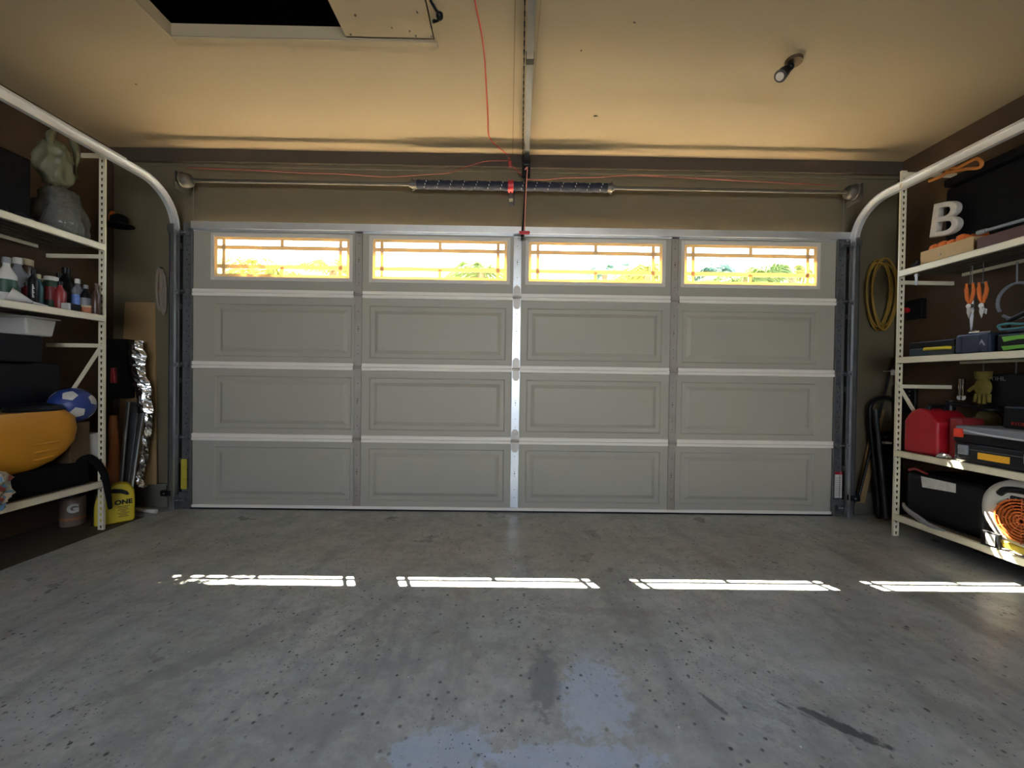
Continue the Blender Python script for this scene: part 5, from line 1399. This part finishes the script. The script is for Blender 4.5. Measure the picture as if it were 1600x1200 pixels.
def palm(x, y, h, nf, L, mm, label, name='palm_tree', seed=1, rise=.6, droop=.9):
    random.seed(seed)
    t = thing(name, (x, y, -.02), label, 'palm')
    m = MB(); m.tube([(x, y, -.02), (x + .04, y, h * .5), (x, y, h)], [.10, .075, .06], 10); link('trunk', m, BARK, t, smooth=True)
    m = MB()
    for k in range(nf):
        a_ = 2 * PI * k / nf + random.uniform(-.2, .2); frond(m, (x, y, h), (math.cos(a_), math.sin(a_)), L * random.uniform(.8, 1.1), droop * random.uniform(.7, 1.2), rise=rise * random.uniform(.7, 1.3))
    link('fronds', m, mm, t, fixn=False)
# view of window 1..4 at depth y: x = wcx * y / D ; z = .985 + .31 * y
def vx(px, y): return aty(px, 405, y).x
def vz(px, py, y): return aty(px, py, y).z
palm(vx(425, 6.4), 6.4, vz(425, 430, 6.4), 13, .9, LEAF3, 'small palm seen through the left half of the first window', seed=2)
palm(vx(520, 7.6), 7.6, vz(520, 420, 7.6), 9, .8, LEAF3, 'small palm seen at the right end of the first window', seed=3)
palm(vx(752, 7.2), 7.2, vz(752, 425, 7.2), 9, .75, LEAF, 'small palm seen at the right end of the second window', seed=5)
palm(vx(945, 8.4), 8.4, vz(945, 428, 8.4), 9, .9, LEAF2, 'palm seen through the middle of the third window', seed=6)
palm(vx(1012, 6.0), 6.0, vz(1012, 425, 6.0), 11, .6, LEAF3, 'yellow green palm seen at the right end of the third window', seed=7)
palm(vx(1105, 7.6), 7.6, vz(1105, 425, 7.6), 11, .62, LEAF2, 'blue green palm seen at the left of the fourth window', seed=8)
palm(vx(1165, 6.0), 6.0, vz(1165, 432, 6.0), 11, .62, LEAF, 'green palm seen in the middle of the fourth window', seed=9)
palm(vx(1238, 7.4), 7.4, vz(1238, 425, 7.4), 11, .72, LEAF3, 'yellow green palm seen at the right end of the fourth window', seed=10)
# broadleaf tree, whose branch dapples the sun on the left window
random.seed(21)
t = thing('broadleaf_tree', (-4.35, 5.3, -.02), 'broadleaf tree outside the first window with a slender brown trunk', 'tree')
m = MB(); m.tube([(-4.35, 5.3, -.02), (-4.3, 5.25, 2.4), (-4.0, 5.0, 3.7), (-3.3, 4.8, 4.6), (-2.8, 4.6, 5.0)], [.12, .09, .07, .045, .02], 10); m.tube([(-4.3, 5.25, 2.4), (-4.7, 5.5, 3.6), (-5.0, 5.8, 4.8)], [.06, .05, .02], 8)
m.tube([(-3.75, 4.92, 4.0), (-3.2, 4.6, 4.35), (-2.75, 4.45, 4.5)], [.03, .02, .01], 8)
link('trunk', m, BARK, t, smooth=True)
m = MB()
def leaves(c, r, n):
    for _ in range(n):
        q = Vector(c) + Vector((random.gauss(0, r[0]), random.gauss(0, r[1]), random.gauss(0, r[2])))
        nrm = Vector((random.gauss(0, 1), random.gauss(0, 1), random.gauss(0, 1) + .8)).normalized(); u = nrm.orthogonal().normalized(); w = nrm.cross(u); L = random.uniform(.035, .06)
        m.bm.faces.new([m.bm.verts.new(q + u * L), m.bm.verts.new(q + w * L * .45), m.bm.verts.new(q - u * L), m.bm.verts.new(q - w * L * .45)])
SUNV = None
for c, r, n in (((-4.0, 5.0, 4.6), (.35, .4, .35), 900), ((-4.9, 5.7, 4.9), (.4, .4, .35), 700)): leaves(c, r, n)
DAP = len(m.bm.verts)
for c, r, n in (((-2.88, 4.62, 4.9), (.20, .13, .2), 150), ((-3.25, 4.7, 4.7), (.25, .2, .25), 500)): leaves(c, r, n)
link('foliage', m, LEAF, t, fixn=False)

# ------------------------------------------------------------------ light
sd_ = bpy.data.lights.new('sun', 'SUN'); sd_.energy = 190.0; sd_.angle = R(.3); sd_.color = (1.0, .93, .82)
sun = bpy.data.objects.new('sun', sd_); C.objects.link(sun)
SUN = Vector((.493, -1.058, -1.888))
sun.rotation_euler = SUN.to_track_quat('-Z', 'Y').to_euler()
ad = bpy.data.lights.new('back_fill_light', 'AREA'); ad.shape = 'RECTANGLE'; ad.size = 2.7; ad.size_y = 1.05; ad.energy = 5; ad.color = (.80, .90, 1.0)  # fill lamp added behind the camera; no window is known there
ao = bpy.data.objects.new('back_fill_light', ad); C.objects.link(ao); ao.location = (0, YB - .05, 1.55); ao.rotation_euler = (R(90), 0, 0)
w = bpy.data.worlds.new('world'); S.world = w; w.use_nodes = True
N = w.node_tree.nodes; L = w.node_tree.links
bg = N['Background']; tc = N.new('ShaderNodeTexCoord'); sp = N.new('ShaderNodeSeparateXYZ'); cr = N.new('ShaderNodeValToRGB')
L.new(tc.outputs['Generated'], sp.inputs[0]); L.new(sp.outputs['Z'], cr.inputs[0])
cr.color_ramp.elements[0].position = 0; cr.color_ramp.elements[0].color = (.90, .95, 1, 1)
cr.color_ramp.elements[1].position = .7; cr.color_ramp.elements[1].color = (.38, .58, 1, 1)
L.new(cr.outputs[0], bg.inputs[0]); bg.inputs[1].default_value = 10.5
S.view_settings.view_transform = 'Standard'; S.view_settings.look = 'None'; S.view_settings.gamma = 1
S.view_settings.exposure = 0.22; S.view_settings.use_curve_mapping = False
S.cycles.use_denoising = True
S.cycles.max_bounces = 10; S.cycles.diffuse_bounces = 6; S.cycles.transparent_max_bounces = 12
S.cycles.sample_clamp_indirect = 20
